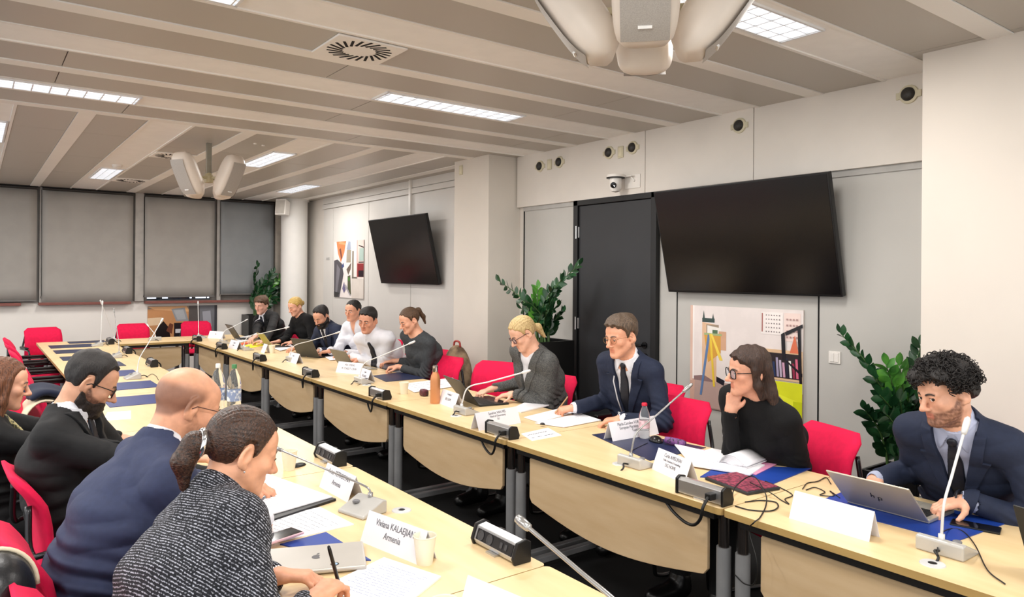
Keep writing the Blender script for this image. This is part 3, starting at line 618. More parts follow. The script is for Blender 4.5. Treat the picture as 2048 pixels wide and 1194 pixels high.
# power socket boxes clamped to the inner table edges
def make_socket():
    """length along y, sockets face +x, back with the plug faces -x"""
    t = thing('socket_box', 'x', 'power socket', group='aluminium socket boxes on the inner table edges'); L = .115
    prof = [(-.026, .006), (.030, .006), (.036, .02), (.020, .064), (-.012, .070), (-.026, .060)]
    Mx = Matrix.Rotation(0, 4, 'Z')
    obj('housing', poly(B(), prof, -L + .006, L - .006), M_alu, t, bevel=.002)
    pr2 = [(-.031, 0), (.034, 0), (.042, .02), (.024, .069), (-.012, .076), (-.031, .065)]
    for s_ in (-1, 1): obj('end_cap', poly(B(), pr2, s_ * L - .006, s_ * L + .006), M_black, t, bevel=.003)
    bm = B(); R = Matrix.Translation((.0295, 0, .040)) @ Matrix.Rotation(-math.atan2(.016, .044), 4, 'Y'); box(bm, -.001, .0025, -L + .02, L - .012, -.017, .019, R); f = obj('socket_face', bm, mat('socket_black', '111114', .3), t)
    for y in (-.07, -.02): obj('socket_outlet', lathe(B(), [(.016, .0028), (.017, .004), (.013, .004), (.012, .0024), (0, .0022)], 20, R @ MT((0, y, 0)) @ Matrix.Rotation(PI / 2, 4, 'Y')), mat('socket_grey', '3b3c40', .35), f)
    for y in (.045, .07): obj('data_port', box(B(), .002, .0045, y - .006, y + .006, -.008, .010, R), mat('socket_grey', '3b3c40', .35), f)
    bm = B(); box(bm, -.060, -.026, -.085, -.055, .022, .048); tube(bm, bez([(-.055, -.07, .035), (-.088, -.07, .0), (-.085, -.055, -.05), (-.07, -.01, -.09), (-.045, .06, -.10), (-.02, .14, -.085), (.0, .2, -.06)], 6), .007, 8); obj('plug_and_cable', bm, mat('cable_black', '131313', .45), t, bevel=.003)
    bm = B(); box(bm, -.02, .02, -.02, .02, -.045, .006); box(bm, -.03, .045, -.025, .025, .0, .006); obj('clamp', bm, M_alu, t); return t
sk = make_socket(); fs = [sk]
for x, y, lb in ((2.40, 1.90, 'by the red tablet case, nearest on the right row'), (2.40, 3.31, 'before the leaning name card and flat white card'), (2.40, 4.84, 'left of the orange bottle'), (2.40, 6.20, 'below the grey open laptop'), (2.40, 7.62, 'by the small folded card and paper cups'), (2.40, 9.05, 'behind the yellow flyer end of the row'), (2.40, 10.25, 'at the inner far right corner of the ring')):
    o = fs.pop() if fs else copy_tree(sk); o.location = (x, y, TH); o.rotation_euler = (0, 0, 0); o['label'] = 'aluminium socket box ' + lb
for x, y, lb in ((1.395, 1.92, 'showing black sockets at the bottom centre of the view'), (1.395, 3.33, 'showing black sockets beside the standing name card'), (1.40, 7.72, 'nearest of three beyond the bald head'), (1.40, 9.12, 'middle one of three at the far end of the left row'), (1.40, 10.40, 'farthest on the left row')):
    o = copy_tree(sk); o.location = (x, y, TH); o.rotation_euler = (0, 0, PI); o['label'] = 'aluminium socket box ' + lb
# microphones with goosenecks
M_mic = mat('mic_base_grey', 'b9b8b4', .35, metal=.25, var=.03); M_neck = mat('gooseneck', 'a9a9a8', .25, metal=.7, var=.04); M_neckw = mat('gooseneck_light', 'd9d9d8', .3, metal=.2, var=.02)
def mic(label, base, face, tip, bend=.06, neck=M_neckw, s=1., hook=None):
    """face: degrees the user side looks to (user sits there)"""
    t = thing('gooseneck_microphone', label, 'microphone', (base[0], base[1], TH), math.radians(face - 90), 'gooseneck microphones'); Mi = Matrix.Translation((base[0], base[1], TH)) @ Matrix.Rotation(math.radians(face - 90), 4, 'Z'); Mi = Mi.inverted()
    bm = B(); poly(bm, [(-.055, .0), (.065, .0), (.062, .012), (-.035, .052), (-.055, .048)], -.075, .075, Matrix.Rotation(PI / 2, 4, 'Z')); b_ = obj('mic_base', bm, M_mic, t, bevel=.008, seg=3)
    bm = B(); lathe(bm, [(.014, .0), (.014, .006), (.010, .008)], 16, MT((.03, .010, .036)) ); box(bm, -.05, -.015, .0, .03, .022, .026, Matrix.Rotation(-.39, 4, 'X') @ MT((0, 0, .008))); obj('button', bm, mat('button_grey', '77777a', .4), b_)
    bm = B(); tube(bm, bez([(.0, -.055, .016), (.0, -.085, .022), (.02, -.105, .012), (.02, -.125, -.004)], 5), .0045, 6); lathe(bm, [(.012, -.058), (.012, -.072), (.007, -.076)], 12, Matrix.Translation((0, 0, .018)) @ Matrix.Rotation(PI / 2, 4, 'X')) if False else None
    obj('connector_cable', bm, mat('cable_black', '131313', .45), t)
    st = Vector((0, -.035, .045)); tp = Mi @ Vector(tip); d = tp - st; up = Vector((0, 0, 1))
    p1 = st + up * (.035 + bend) + d * .10; path = bez([st, st + up * .03 + d * .01, p1, p1.lerp(tp, .35), p1.lerp(tp, .7), tp] if hook is None else [st, st + up * .05, st + up * (.05 + bend) + d * .06, st + d * .45 + up * bend * hook, tp], 8)
    bm = B(); tube(bm, path, .0042 * s, 8); tube(bm, [st - up * .006, st + up * .022], .010, 10); obj('gooseneck_stem', bm, neck, t, smooth=True)
    e = (path[-1] - path[-4]).normalized(); q = tp + e * .0
    bm = B(); tube(bm, [q - e * .035, q - e * .028, q, q + e * .022, q + e * .030], [.005, .0082 * s, .0095 * s, .0088 * s, .004], 12); obj('mic_capsule', bm, neck, t, smooth=True)
    return t
mic('tall white gooseneck microphone in front of the curly haired man', (2.60, 1.06), 0, at(1932, 850, x=2.70), .05, s=1.15)
mic('grey gooseneck microphone between the two name cards before the empty red chair', (2.555, 2.42), 0, at(1376, 775, x=2.78), .05, M_neck)
mic('white gooseneck microphone bent over the black laptop of the blazer woman', (2.60, 3.98), 0, at(1053, 743, x=2.95), .07, s=1.1)
mic('white gooseneck microphone standing by the dark blue pad', (2.62, 5.58), 0, at(824, 685, x=2.95))
mic('white gooseneck microphone in front of the woman in the white blouse', (2.66, 7.35), 0, at(676, 665, x=2.95))
mic('white gooseneck microphone before the blonde woman in black', (2.60, 8.72), 0, at(574, 655, x=3.0))
mic('white gooseneck microphone before the young man at the far corner', (2.60, 9.65), 0, at(493, 640, x=2.95))
mic('thin upright microphone at the far right corner', (2.55, 10.65), -20, at(396, 605, x=2.6), .03)
mic('grey microphone behind the Armenia name card, neck bent far to the left', (1.20, 2.55), 195, at(552, 896, x=.99), .0, M_neck)
t_ = mic('large grey gooseneck microphone rising into the bottom centre of the view', (1.22, 1.20), 180, at(1045, 1045, y=1.62), .02, M_neck, 1.5)
mic('grey microphone on the left row between the bearded man and the bald head', (1.10, 6.90), 180, at(324, 640, y=7.4), .05)
mic('leaning microphone at the far left end of the table ring, left of a pair', (T(195, 692).x, T(195, 692).y), 180, at(205, 606, y=T(195, 692).y + .1), .0)
mic('second microphone of the pair crossing at the far left end', (T(222, 684).x, T(222, 684).y), 180, at(202, 604, y=T(222, 684).y - .1), .0)
mic('thin dark tipped microphone by the farthest left socket boxes', (1.22, 8.7), 180, at(228, 621, y=9.1), .04, M_neck)
mic('low grey microphone on the short end table', (1.95, 10.6), 90, at(295, 650, y=10.75), .0)
# cable outlets in the table tops
for u, v, lb in ((1865, 1128, 'round grey cable outlet in front of the tall white microphone'), (1240, 928, 'round grey cable outlet before the microphone of the empty chair'), (803, 1021, 'round grey cable outlet beside the Armenia name card'), (912, 832, 'round grey cable outlet right of the orange bottle'), (733, 770, 'round grey cable outlet by the leaning card on the right row')):
    p = T(u, v); t = thing('cable_outlet', lb, 'cable outlet', (p.x, p.y, TH), 0, 'round cable outlets in the table tops')
    obj('disc', lathe(B(), [(.038, 0), (.036, .003), (.014, .004), (.013, -.001)], 32), mat('outlet_grey', 'c3c4c4', .35), t, auto=40); obj('hole', lathe(B(), [(.013, .0035), (0, .0036)], 16, MT((.008, .004, 0)), cap=False), M_dark, t)
# name cards
M_card = mat('card_white', 'e9e8ee', .55, var=.015, vs=3); M_ink = mat('ink_grey', '6a6b72', .6, var=0)
def card(label, L, R, lines=(), w=None, hgt=.098, flip=1, fs=.02, tilt=1., dz=0):
    a, b = T(*L), T(*R); c = (a + b) / 2; x = (b - a); ww = w or x.length; x.normalize(); n = Vector((x.y, -x.x, 0)) * flip     # outward, toward the reader
    t = thing('name_card', label, 'name card', (c.x, c.y, TH + dz), math.atan2(x.y, x.x), 'folded white name cards'); dn = .038; hw = ww / 2; s_ = -1 if flip > 0 else 1
    bm = B(); k = -1 if flip > 0 else 1      # local: +x along the card; reader side at local y = -
    V = lambda x_, y_, z_: bm.verts.new((x_, y_, z_))
    th = .0009
    pts = [(0, 0), (dn, hgt), (dn * 2, 0)]; inn = [(th * 2, 0), (dn, hgt - th * 3), (dn * 2 - th * 2, 0)]
    ou = [[V(sx * hw, y, z) for y, z in pts] for sx in (-1, 1)]; ii = [[V(sx * hw, y, z) for y, z in inn] for sx in (-1, 1)]
    for i in (0, 1): bm.faces.new((ou[0][i], ou[1][i], ou[1][i + 1], ou[0][i + 1])); bm.faces.new((ii[0][i], ii[0][i + 1], ii[1][i + 1], ii[1][i]))
    for q in (0, 1):
        for i in (0, 1): bm.faces.new((ou[q][i], ou[q][i + 1], ii[q][i + 1], ii[q][i]))
    for i in (0, 2): bm.faces.new((ou[0][i], ii[0][i], ii[1][i], ou[1][i]))
    obj('folded_card', bm, M_card, t)
    an = math.atan2(hgt, dn); n_ = len(lines)
    for i, (s, z, sz) in enumerate(lines):
        f = z; M = Matrix.Translation((0, dn * f - .0008, hgt * f)) @ Matrix.Rotation(an, 4, 'X'); text('lettering', s, sz, M_ink, t, M, .82)
    return t
card('blank white name card before the silver laptop on the right', (1578, 1036), (1738, 1084))
card('white name card leaning between the microphone and the near right socket box', (1288, 931), (1387, 976), [('Carla AMELINAI', .80, .024), ('Trafic Creation & Consulting', .60, .014), ('DG HOME', .40, .022)], w=.26)
card('white name card reading European Migration before the red capped bottle', (1226, 884), (1318, 868), [('Maria-Caroline VORONOVA', .82, .024), ('European Migration Network', .62, .022), ('Team', .42, .02)], hgt=.10)
card('white name card partly behind the second nearest right socket box', (958, 862), (1042, 846), [('Sandrine VAN MEL', .84, .022), ('Head of Observatory', .66, .018), ('EU', .48, .018)])
card('white name card right beside the orange bottle', (876, 806), (908, 818), [('Catalina S', .78, .022), ('BELGIUM', .45, .026)], w=.26)
card('white name card with two lines left of the leaning card', (666, 744), (726, 750), [('MLK STEENG', .75, .026), ('M. STAEDT. CRIW', .42, .028)], w=.30)
card('small leaning white name card by the dark blue pad', (708, 756), (742, 768), [('Linda', .75, .024), ('POLAND', .42, .028)], w=.21)
card('white name card in front of the dark laptop of the bearded man', (562, 720), (604, 731), [('Jonas P', .7, .02)], w=.26)
card('small folded white card beside the paper cups', (517, 703), (533, 708), w=.14)
card('white name card below the yellow flyer', (446, 693), (484, 702), [('A. Keller', .7, .024), ('Belgium', .42, .02)], w=.30)
card('white name card near the inner far right corner', (412, 676), (446, 678), [('EU', .6, .03)], w=.26)
card('white name card reading Viviana KALAEJIAN Armenia behind the paper cup', (718, 1082), (840, 1132), [('Viviana KALAEJIAN', .74, .030), ('Armenia', .42, .030)], w=.30)
card('white name card reading Armenia standing behind the bent microphone', (637, 973), (696, 1006), [('Artur PETROSYAN', .76, .03), ('Armenia', .42, .028)], w=.27)
card('white name card cut by the bottom edge of the view', (945, 1246), (1050, 1296), [('Armenia', .5, .03)], w=.30)
# papers, pads and folders lying flat
M_paper = mat('paper_white', 'f1f0f4', .6, var=.01, vs=3); M_blue = mat('pad_blue', '1b2c6a', .45, var=.06, vs=5); M_navy = mat('pad_navy', '1c2648', .4, var=.06, vs=5); M_cob = mat('folder_cobalt', '173c92', .45, var=.05)
zs = {}
def sheet(name, label, cat, pts, m, z0=0, th=.002, rows=0, group=None, ink=M_ink, z=None, margin=.12, seed=0):
    P = [T(u, v) if len(p) == 2 else Vector(p) for p in pts for u, v in ([p] if len(p) == 2 else [(0, 0)])]; c = sum(P, Vector()) / 4
    t = thing(name, label, cat, (c.x, c.y, TH + z0), 0, group); q = [p - c for p in P]
    bm = B(); a = [bm.verts.new((p.x, p.y, th)) for p in q]; b_ = [bm.verts.new((p.x, p.y, 0)) for p in q]
    bm.faces.new(a); bm.faces.new(b_[::-1])
    for i in range(4): bm.faces.new((a[i], b_[i], b_[(i + 1) % 4], a[(i + 1) % 4]))
    obj('sheet', bm, m, t)
    if rows:
        r = random.Random(seed); bm = B()
        for j in range(rows):      # rows run from corner 0 to 1, stepping toward corner 3
            v = margin + (1 - 2 * margin) * (j + .5) / rows; u = .1
            while u < .88:
                e = min(.88, u + r.uniform(.03, .10)); hh = .10 / rows * 1.2
                g = lambda uu, vv: q[0].lerp(q[1], uu).lerp(q[3].lerp(q[2], uu), vv)
                if r.random() < .86: bm.faces.new([bm.verts.new((g(x_, y_).x, g(x_, y_).y, th + .0004)) for x_, y_ in ((u, v), (e, v), (e, v + hh), (u, v + hh))])
                u = e + .015
            if r.random() < .15: continue
        obj('writing', bm, ink, t)
    return t
M_inkl = mat('ink_light', '9da0a8', .6, var=0); M_inkb = mat('ink_blue', '8f9cc0', .6, var=0)
sheet('paper_sheets', 'handwritten white sheets under the pen at the bottom of the view', 'paper', [(768, 1118), (882, 1156), (790, 1230), (640, 1180)], M_paper, th=.006, rows=14, ink=M_inkb, seed=2)
sheet('folder', 'dark folder under printed sheets by the hand of the bald man', 'folder', [(498, 945), (672, 1002), (545, 1044), (400, 985)], mat('folder_black', '121318', .4), th=.010)
sheet('paper_sheets', 'printed white sheets on the dark folder near the standing Armenia card', 'paper', [(505, 943), (664, 1000), (535, 1038), (405, 980)], M_paper, z0=.0105, th=.004, rows=16, ink=M_inkl, seed=3)
sheet('paper_sheets', 'printed white sheet between the dark folder and the pink phone', 'paper', [(640, 1015), (708, 1050), (560, 1084), (470, 1056)], M_paper, th=.003, rows=10, ink=M_inkl, seed=4)
sheet('folder', 'blue folder sticking out from under the silver laptop', 'folder', [(652, 1066), (742, 1122), (680, 1120), (560, 1090)], M_cob, th=.004)
sheet('paper_sheets', 'white papers beyond the clear water bottles, left of the bald head', 'paper', [(215, 825), (262, 822), (262, 838), (205, 842)], M_paper, th=.002, rows=4, ink=M_inkl)
for i, (y, lb) in enumerate(((5.50, 'large blue writing pad beside the chin of the bearded man'), (6.27, 'blue writing pad next beyond the bearded man'), (7.10, 'blue writing pad half hidden by the dark haired head'), (7.88, 'blue writing pad, fourth from the far left end'), (8.64, 'blue writing pad, third from the far left end'), (9.42, 'blue writing pad, second from the far left end'), (10.10, 'blue writing pad nearest the far left corner'))):
    sheet('writing_pad', lb, 'pad', [(.74, y + .42, TH), (1.20, y + .42, TH), (1.20, y, TH), (.74, y, TH)], M_blue if i < 3 else M_navy, th=.003, group='blue writing pads on the left row')
sheet('writing_pad', 'dark pad at the back edge of the far left corner table', 'pad', [(.98, 10.98, TH), (1.40, 10.98, TH), (1.40, 10.66, TH), (.98, 10.66, TH)], M_navy, th=.003)
sheet('writing_pad', 'dark blue pad under the microphone left of the orange bottle', 'pad', [(745, 752), (800, 745), (852, 757), (772, 764)], M_navy, th=.003)
sheet('writing_pad', 'dark blue pad under the name card before the empty red chair', 'pad', [(1184, 870), (1240, 862), (1412, 896), (1300, 922)], M_navy, th=.003)
sheet('folder', 'bright cobalt blue folder beside the elbow of the woman in black', 'folder', [(1440, 930), (1622, 938), (1548, 968), (1400, 955)], M_cob, th=.004)
sheet('folder', 'pink folder under the open book', 'folder', [(1395, 900), (1555, 930), (1512, 952), (1370, 930)], mat('folder_pink', 'e79ac0', .5), z0=.0045, th=.003)
sheet('paper_sheets', 'white sheets under the open book with a dark clip edge', 'paper', [(1348, 892), (1530, 935), (1500, 955), (1384, 936)], M_paper, z0=.008, th=.006)
sheet('writing_pad', 'cobalt blue pad under the silver laptop', 'pad', [(2.70, 1.60, TH), (3.10, 1.62, TH), (3.08, 1.05, TH), (2.72, 1.08, TH)], M_cob, th=.003)
sheet('paper_sheets', 'white flat name card lying before the papers in the middle of the right row', 'paper', [(1042, 868), (1096, 856), (1123, 871), (1064, 882)], M_paper, th=.002, rows=2, ink=M_ink)
for i, (pts, lb) in enumerate((([(1022, 820), (1052, 806), (1098, 812), (1042, 826)], 'thick white papers in front of the blazer woman'), ([(1048, 836), (1120, 818), (1150, 826), (1078, 846)], 'white papers under the hand of the man with glasses'), ([(1070, 848), (1160, 828), (1202, 842), (1128, 856)], 'white papers at the sleeve of the man with glasses'), ([(800, 770), (905, 757), (925, 772), (828, 786)], 'white papers behind the orange bottle'), ([(470, 678), (498, 672), (510, 678), (480, 686)], 'white papers left of the yellow flyer'), ([(645, 712), (690, 708), (708, 716), (660, 722)], 'white and grey papers below the paper cups'), ([(545, 697), (580, 690), (592, 696), (560, 703)], 'white papers beside the dark laptop of the bearded man'))):
    sheet('paper_sheets', lb, 'paper', pts, M_paper, th=.008 if i == 0 else .004, rows=(0, 6, 8, 4, 0, 0, 0)[i], ink=M_inkl, z0=.001 + .001 * i, seed=i)
sheet('flyer', 'yellow flyer on the far part of the right row', 'flyer', [(483, 692), (520, 686), (530, 691), (494, 698)], mat('flyer_yellow', 'e6dc1e', .5), z0=.001, th=.002)
sheet('flyer', 'small orange flyer beside the yellow one', 'flyer', [(480, 688), (492, 685), (496, 688), (484, 691)], mat('flyer_orange', 'e0603a', .5), z0=.006, th=.002)
# open book with curling pages
c = T(1455, 925); t = thing('open_book', 'open white booklet with curling pages before the woman in black', 'book', (c.x, c.y, TH + .015), math.radians(8))
bm = B()
for k in range(7):
    z1 = .045 * (1 - k / 8); n = 8; a = []
    for i in range(n + 1):
        f = i / n; y = -.005 - .145 * f * (1 - .08 * k); z = .004 + z1 * math.sin(PI * min(1, f * 1.05)) ** .8 * (1 - f * .25) + .0012 * (6 - k)
        a.append((bm.verts.new((-.10, y, z)), bm.verts.new((.11, y, z))))
    for p_, q_ in zip(a, a[1:]): bm.faces.new((p_[0], p_[1], q_[1], q_[0]))
o = obj('turned_pages', bm, M_paper, t, smooth=True); s_ = o.modifiers.new('s', 'SOLIDIFY'); s_.thickness = .0008
bm = B(); box(bm, -.10, .11, 0, .15, 0, .012); box(bm, -.10, .11, -.15, 0, 0, .004); obj('page_block', bm, M_paper, t, bevel=.003)
# tablet in red patterned case
a, b_, c_ = T(1440, 958), T(1532, 1003), T(1550, 962); c = (T(1440, 958) + T(1555, 975)) / 2
t = thing('tablet', 'tablet in a dark case with red patterned cover beside the near right socket box', 'tablet', (2.70, 1.93, TH), math.radians(-100))
bm = B(); box(bm, -.13, .13, -.095, .095, 0, .014); obj('case', bm, mat('case_grey', '2a2b2f', .5), t, bevel=.005)
bm = B(); box(bm, -.122, .122, -.088, .088, .014, .0165); obj('cover', bm, mat('cover_red', '9c4358', .5, col2='5f2a3c', vs=60, vmin=.45, vmax=.55), t)
# laptops
M_key = mat('keys_black', '17181a', .5)
def laptop(label, loc, face, w, d, ang, mlid, mbase, logo=None, scr='05070b'):
    """hinge at loc; user on the +y side after rotation; ang = opening of the lid in degrees"""
    t = thing('laptop', label, 'laptop', (loc[0], loc[1], TH + loc[2]), math.radians(face - 90), 'laptops on the tables')
    bm = B(); box(bm, -w / 2, w / 2, 0, d, 0, .014); bs = obj('base', bm, mbase, t, bevel=.003)
    bm = B()
    for r in range(5):
        for k in range(12): x = -w / 2 + .02 + (w - .04) * k / 12; box(bm, x + .001, x + (w - .04) / 12 - .001, .03 + r * .019, .046 + r * .019, .014, .0155)
    obj('keyboard', bm, M_key, bs)
    bm = B(); box(bm, -.05, .05, .135, .135 + min(.065, d - .15), .014, .0146); obj('touchpad', bm, mbase, bs)
    R = Matrix.Translation((0, 0, .010)) @ Matrix.Rotation(math.radians(-(ang - 90)) * -1, 4, 'X')      # lid stands up, leaning to -y
    bm = B(); box(bm, -w / 2, w / 2, -.006, 0, 0, d, R); ld = obj('lid', bm, mlid, t, bevel=.002)
    bm = B(); box(bm, -w / 2 + .008, w / 2 - .008, 0, .0008, .012, d - .008, R); obj('display', bm, mat('laptop_display_' + scr, scr, .15), ld)
    if logo: logo(ld, R, w, d)
    return t
M_silver = mat('laptop_silver', 'b9b4a8', .32, metal=.55, var=.02); M_lblack = mat('laptop_black', '1d1f20', .4, var=.05); M_lgrey = mat('laptop_grey', '77756c', .4, metal=.4); M_lgold = mat('laptop_gold', 'a39a6c', .4, metal=.3)
def bar_logo(ld, R, w, d):
    K = R @ Matrix.Translation((0, -.0068, d * .45)) @ Matrix(((1, 0, 0, 0), (0, 0, -1, 0), (0, 1, 0, 0), (0, 0, 0, 1))) ; bm = B()
    for (x, y0, y1) in ((-.020, -.008, .022), (-.010, -.008, .008), (.006, -.022, .008), (.018, -.008, .008)): box(bm, x - .0016, x + .0016, y0, y1, -.0005, .0005, K @ Matrix.Rotation(-.22, 4, 'Z'))
    box(bm, -.018, -.012, .006, .009, -.0005, .0005, K @ Matrix.Rotation(-.22, 4, 'Z')); box(bm, .008, .017, .006, .009, -.0005, .0005, K @ Matrix.Rotation(-.22, 4, 'Z')); box(bm, .008, .017, -.009, -.006, -.0005, .0005, K @ Matrix.Rotation(-.22, 4, 'Z')); obj('logo', bm, M_black, ld)
laptop('open silver laptop with a four bar logo under the hands of the curly haired man', (2.83, 1.368, .004), 0, .312, .215, 137, M_silver, M_silver, bar_logo)
laptop('black laptop cut by the bottom right corner of the view', (2.62, .68, 0), -14, .33, .22, 112, M_lblack, M_lblack)
laptop('black open laptop under the hands of the grey blazer woman', (2.83, 4.28, 0), -10, .33, .225, 128, M_lblack, M_lblack)
laptop('grey open laptop before the man in white shirt and tie', (2.86, 6.42, 0), 4, .32, .22, 122, M_lgrey, M_silver)
laptop('dark open laptop seen steeply before the bearded man', (2.93, 7.62, 0), 22, .33, .225, 118, mat('laptop_olive', '4b4a44', .45, metal=.3), M_lblack)
laptop('flat gold green laptop before the blonde woman in black', (2.92, 8.86, 0), 0, .30, .21, 125, M_lgold, M_lblack)
laptop('black laptop facing the young man at the far corner', (2.90, 10.12, 0), 0, .34, .24, 122, M_lblack, M_silver)
# closed silver laptop, phone
c = T(640, 1115); c = Vector((.86, 2.20, 0)); t = thing('laptop', 'closed silver laptop under the arm of the woman in tweed', 'laptop', (.872, 2.19, TH + .004), math.radians(-22), 'laptops on the tables')
bm = B(); box(bm, -.15, .15, -.105, .105, 0, .015); bd = obj('shell', bm, mat('shell_silver', 'b9b5ae', .35, metal=.35, var=.02), t, bevel=.006, seg=3)
bm = B(); mk = []
for k in range(20): a = 2 * PI * k / 20; mk.append((math.cos(a) * (.016 - .003 * (abs(a - PI / 2) < .35)), math.sin(a) * .016 * (1 - .0)))
mk = [(x + (.006 if (x > .011 and abs(y) < .008) else 0) * -1, y) for x, y in mk]
bm.faces.new([bm.verts.new((x * .9, y - .004, .0155)) for x, y in mk]); bm.faces.new([bm.verts.new((x, y, .0155)) for x, y in ((0, .014), (.009, .018), (.010, .027), (.002, .023))]); obj('logo', bm, mat('logo_grey', '4b4b50', .3), bd)
bm = B(); lathe(bm, [(.013, .0152), (.013, .0156), (.009, .0157)], 20, MT((.055, -.075, 0)), cap=False); obj('sticker_ring', bm, M_black, bd); bm = B(); lathe(bm, [(.009, .0156), (0, .0157)], 16, MT((.055, -.075, 0)), cap=False); obj('sticker', bm, mat('sticker_blue', '8fb0d0', .4), bd)
def phone(label, loc, rz, m, w=.075, l=.155):
    t = thing('phone', label, 'phone', (loc[0], loc[1], TH + loc[2]), rz); bm = B(); box(bm, -w / 2, w / 2, -l / 2, l / 2, 0, .009); obj('phone_body', bm, m, t, bevel=.0035, seg=3)
    bm = B(); box(bm, -w / 2 + .004, w / 2 - .004, -l / 2 + .004, l / 2 - .004, .009, .0094); obj('phone_display', bm, mat('phone_glass', '0b0b10', .08), t)
phone('pink cased phone lying between the sheets and the silver laptop', (.83, 2.42, .018), math.radians(-75), mat('phone_pink', 'dfb4bd', .4))
phone('black phone lying beside the sleeve of the curly haired man', (2.94, 1.10, 0), math.radians(15), mat('phone_black', '101014', .3))
# cups
M_cup = mat('cup_paper', 'e9e2cc', .5, var=.02)
def cup(label, x, y, s=1.):
    t = thing('paper_cup', label, 'cup', (x, y, TH), 0, 'cream paper cups'); bm = B()
    lathe(bm, [(.0, .003), (.024 * s, .003), (.025 * s, .0), (.036 * s, .088 * s)], 28, cap=False); lathe(bm, [(.0345 * s, .088 * s), (.0235 * s, .006)], 28, cap=False); lathe(bm, [(.036 * s, .086 * s), (.0378 * s, .088 * s), (.036 * s, .0905 * s), (.0345 * s, .088 * s)], 28, cap=False)
    obj('cup_wall', bm, M_cup, t, auto=40)
p = T(843, 1128); cup('cream paper cup standing before the Armenia name card', 1.145, 1.985)
for u, v, lb in ((544, 706, 'cream paper cup left of the dark laptop of the bearded man'), (622, 712, 'cream paper cup under the hand of the woman in the white blouse'), (642, 712, 'cream paper cup right of the pair below the white blouse'), (808, 788, 'cream paper cup between socket box and orange bottle'), (888, 1272, 'cream paper cup cut by the bottom edge of the view')):
    p = T(u, v); cup(lb, p.x, p.y)
cup('cream paper cup hidden beside the face of the ponytail woman', 1.18, 3.30)
# bottles
t = thing('steel_bottle', 'orange steel drinking bottle with a silver cap on the right row', 'bottle', (2.625, 4.42, TH))
obj('bottle_body', lathe(B(), [(.0, 0), (.034, 0), (.0355, .006), (.0355, .165), (.030, .195), (.020, .215), (.018, .222)], 32), mat('bottle_orange', 'c98a5c', .4, metal=.25, var=.04), t, auto=50)
obj('cap', lathe(B(), [(.0185, .222), (.0195, .226), (.0195, .262), (.014, .268), (0, .269)], 28), M_chrome, t, auto=40)
M_pet = mat('clear_plastic', 'eef3f5', .08, var=0, trans=.92, ior=1.2); M_water = mat('water', 'e6f0f2', .02, var=0, trans=1, ior=1.33)
def pet(label, x, y, hgt, r, cap, lab=None, group=None):
    t = thing('water_bottle', label, 'bottle', (x, y, TH), 0, group); k = hgt / .32; pr = [(.0, .004), (r * .6, .0), (r * .95, .008), (r, .03)]
    for i in range(7): z = .04 + i * (hgt * .55 - .04) / 7; pr += [(r, z), (r * .95, z + .006), (r, z + .012)]
    pr += [(r, hgt * .62), (r * .9, hgt * .72), (r * .55, hgt * .85), (.013, hgt * .91), (.013, hgt * .93)]
    obj('bottle_shell', lathe(B(), pr, 28, cap=False), M_pet, t, smooth=True); obj('cap', lathe(B(), [(.0155, hgt * .92), (.0155, hgt * .985), (.013, hgt), (0, hgt)], 20), cap, t, auto=40)
    if lab: obj('wrapper', lathe(B(), [(r + .0006, hgt * .30), (r + .0006, hgt * .52)], 28, cap=False), lab, t, smooth=True)
pet('small clear bottle with red cap before the empty red chair', 3.02, 2.80, .20, .030, mat('cap_red', 'd01838', .4), mat('wrapper_pink', 'e9c0c6', .4, var=.3, vs=30))
M_wr = mat('wrapper_white', 'dfe4e6', .4, col2='7d8fb4', vs=35, vmin=.5, vmax=.62)
pet('clear water bottle with white cap behind the bald head', 1.26, 4.83, .33, .043, M_white, M_wr, 'pair of large clear water bottles'); pet('clear water bottle with green cap behind the bald head', 1.335, 4.74, .33, .043, mat('cap_green', '3f7d4c', .4), M_wr, 'pair of large clear water bottles')
# small things
def blob(name, label, cat, p, dims, m, rz=0, z=0):
    t = thing(name, label, cat, (p[0], p[1], TH + z), rz); bm = B(); bmesh.ops.create_uvsphere(bm, u_segments=24, v_segments=12, radius=1)
    for v in bm.verts: v.co = Vector((v.co.x * dims[0], v.co.y * dims[1], max(0, v.co.z) * dims[2] * 1.0 + (0 if v.co.z > 0 else 0)))
    bmesh.ops.remove_doubles(bm, verts=bm.verts, dist=.0005); return t, obj('shell', bm, m, t, smooth=True)
t, o = blob('computer_mouse', 'black mouse cap lying beside the paper cup behind the ponytail woman', 'mouse', (1.235, 3.34), (.045, .026, .014), M_black, .3); bm = B(); lathe(bm, [(.008, .0), (.008, .006), (0, .007)], 10, MT((-.05, .01, 0))); obj('red_tip', bm, mat('cap_red', 'd01838', .4), t)
t, o = blob('computer_mouse', 'black mouse on the dark blue pad before the empty red chair', 'mouse', (T(1312, 884).x, T(1312, 884).y), (.055, .033, .032), mat('mouse_black', '131315', .25), 1.2, .003)
tag(obj('pencil_case', lathe(B(), [(0, -.06), (.016, -.055), (.02, -.03), (.02, .04), (.014, .058), (0, .06)], 16, MT((T(1350, 892).x, T(1350, 892).y, TH + .023), .4, PI / 2 + .1)), mat('purple_pattern', '3a2f44', .5, col2='7a4a86', vs=90, vmin=.5, vmax=.6), smooth=True), 'dark purple patterned pouch on the blue pad behind the mouse', 'pencil case')
t, o = blob('lens_cap', 'small black lavalier cap lying on the white papers', 'cap', (T(1085, 853).x, T(1085, 853).y), (.014, .018, .012), M_black, 0, .012)
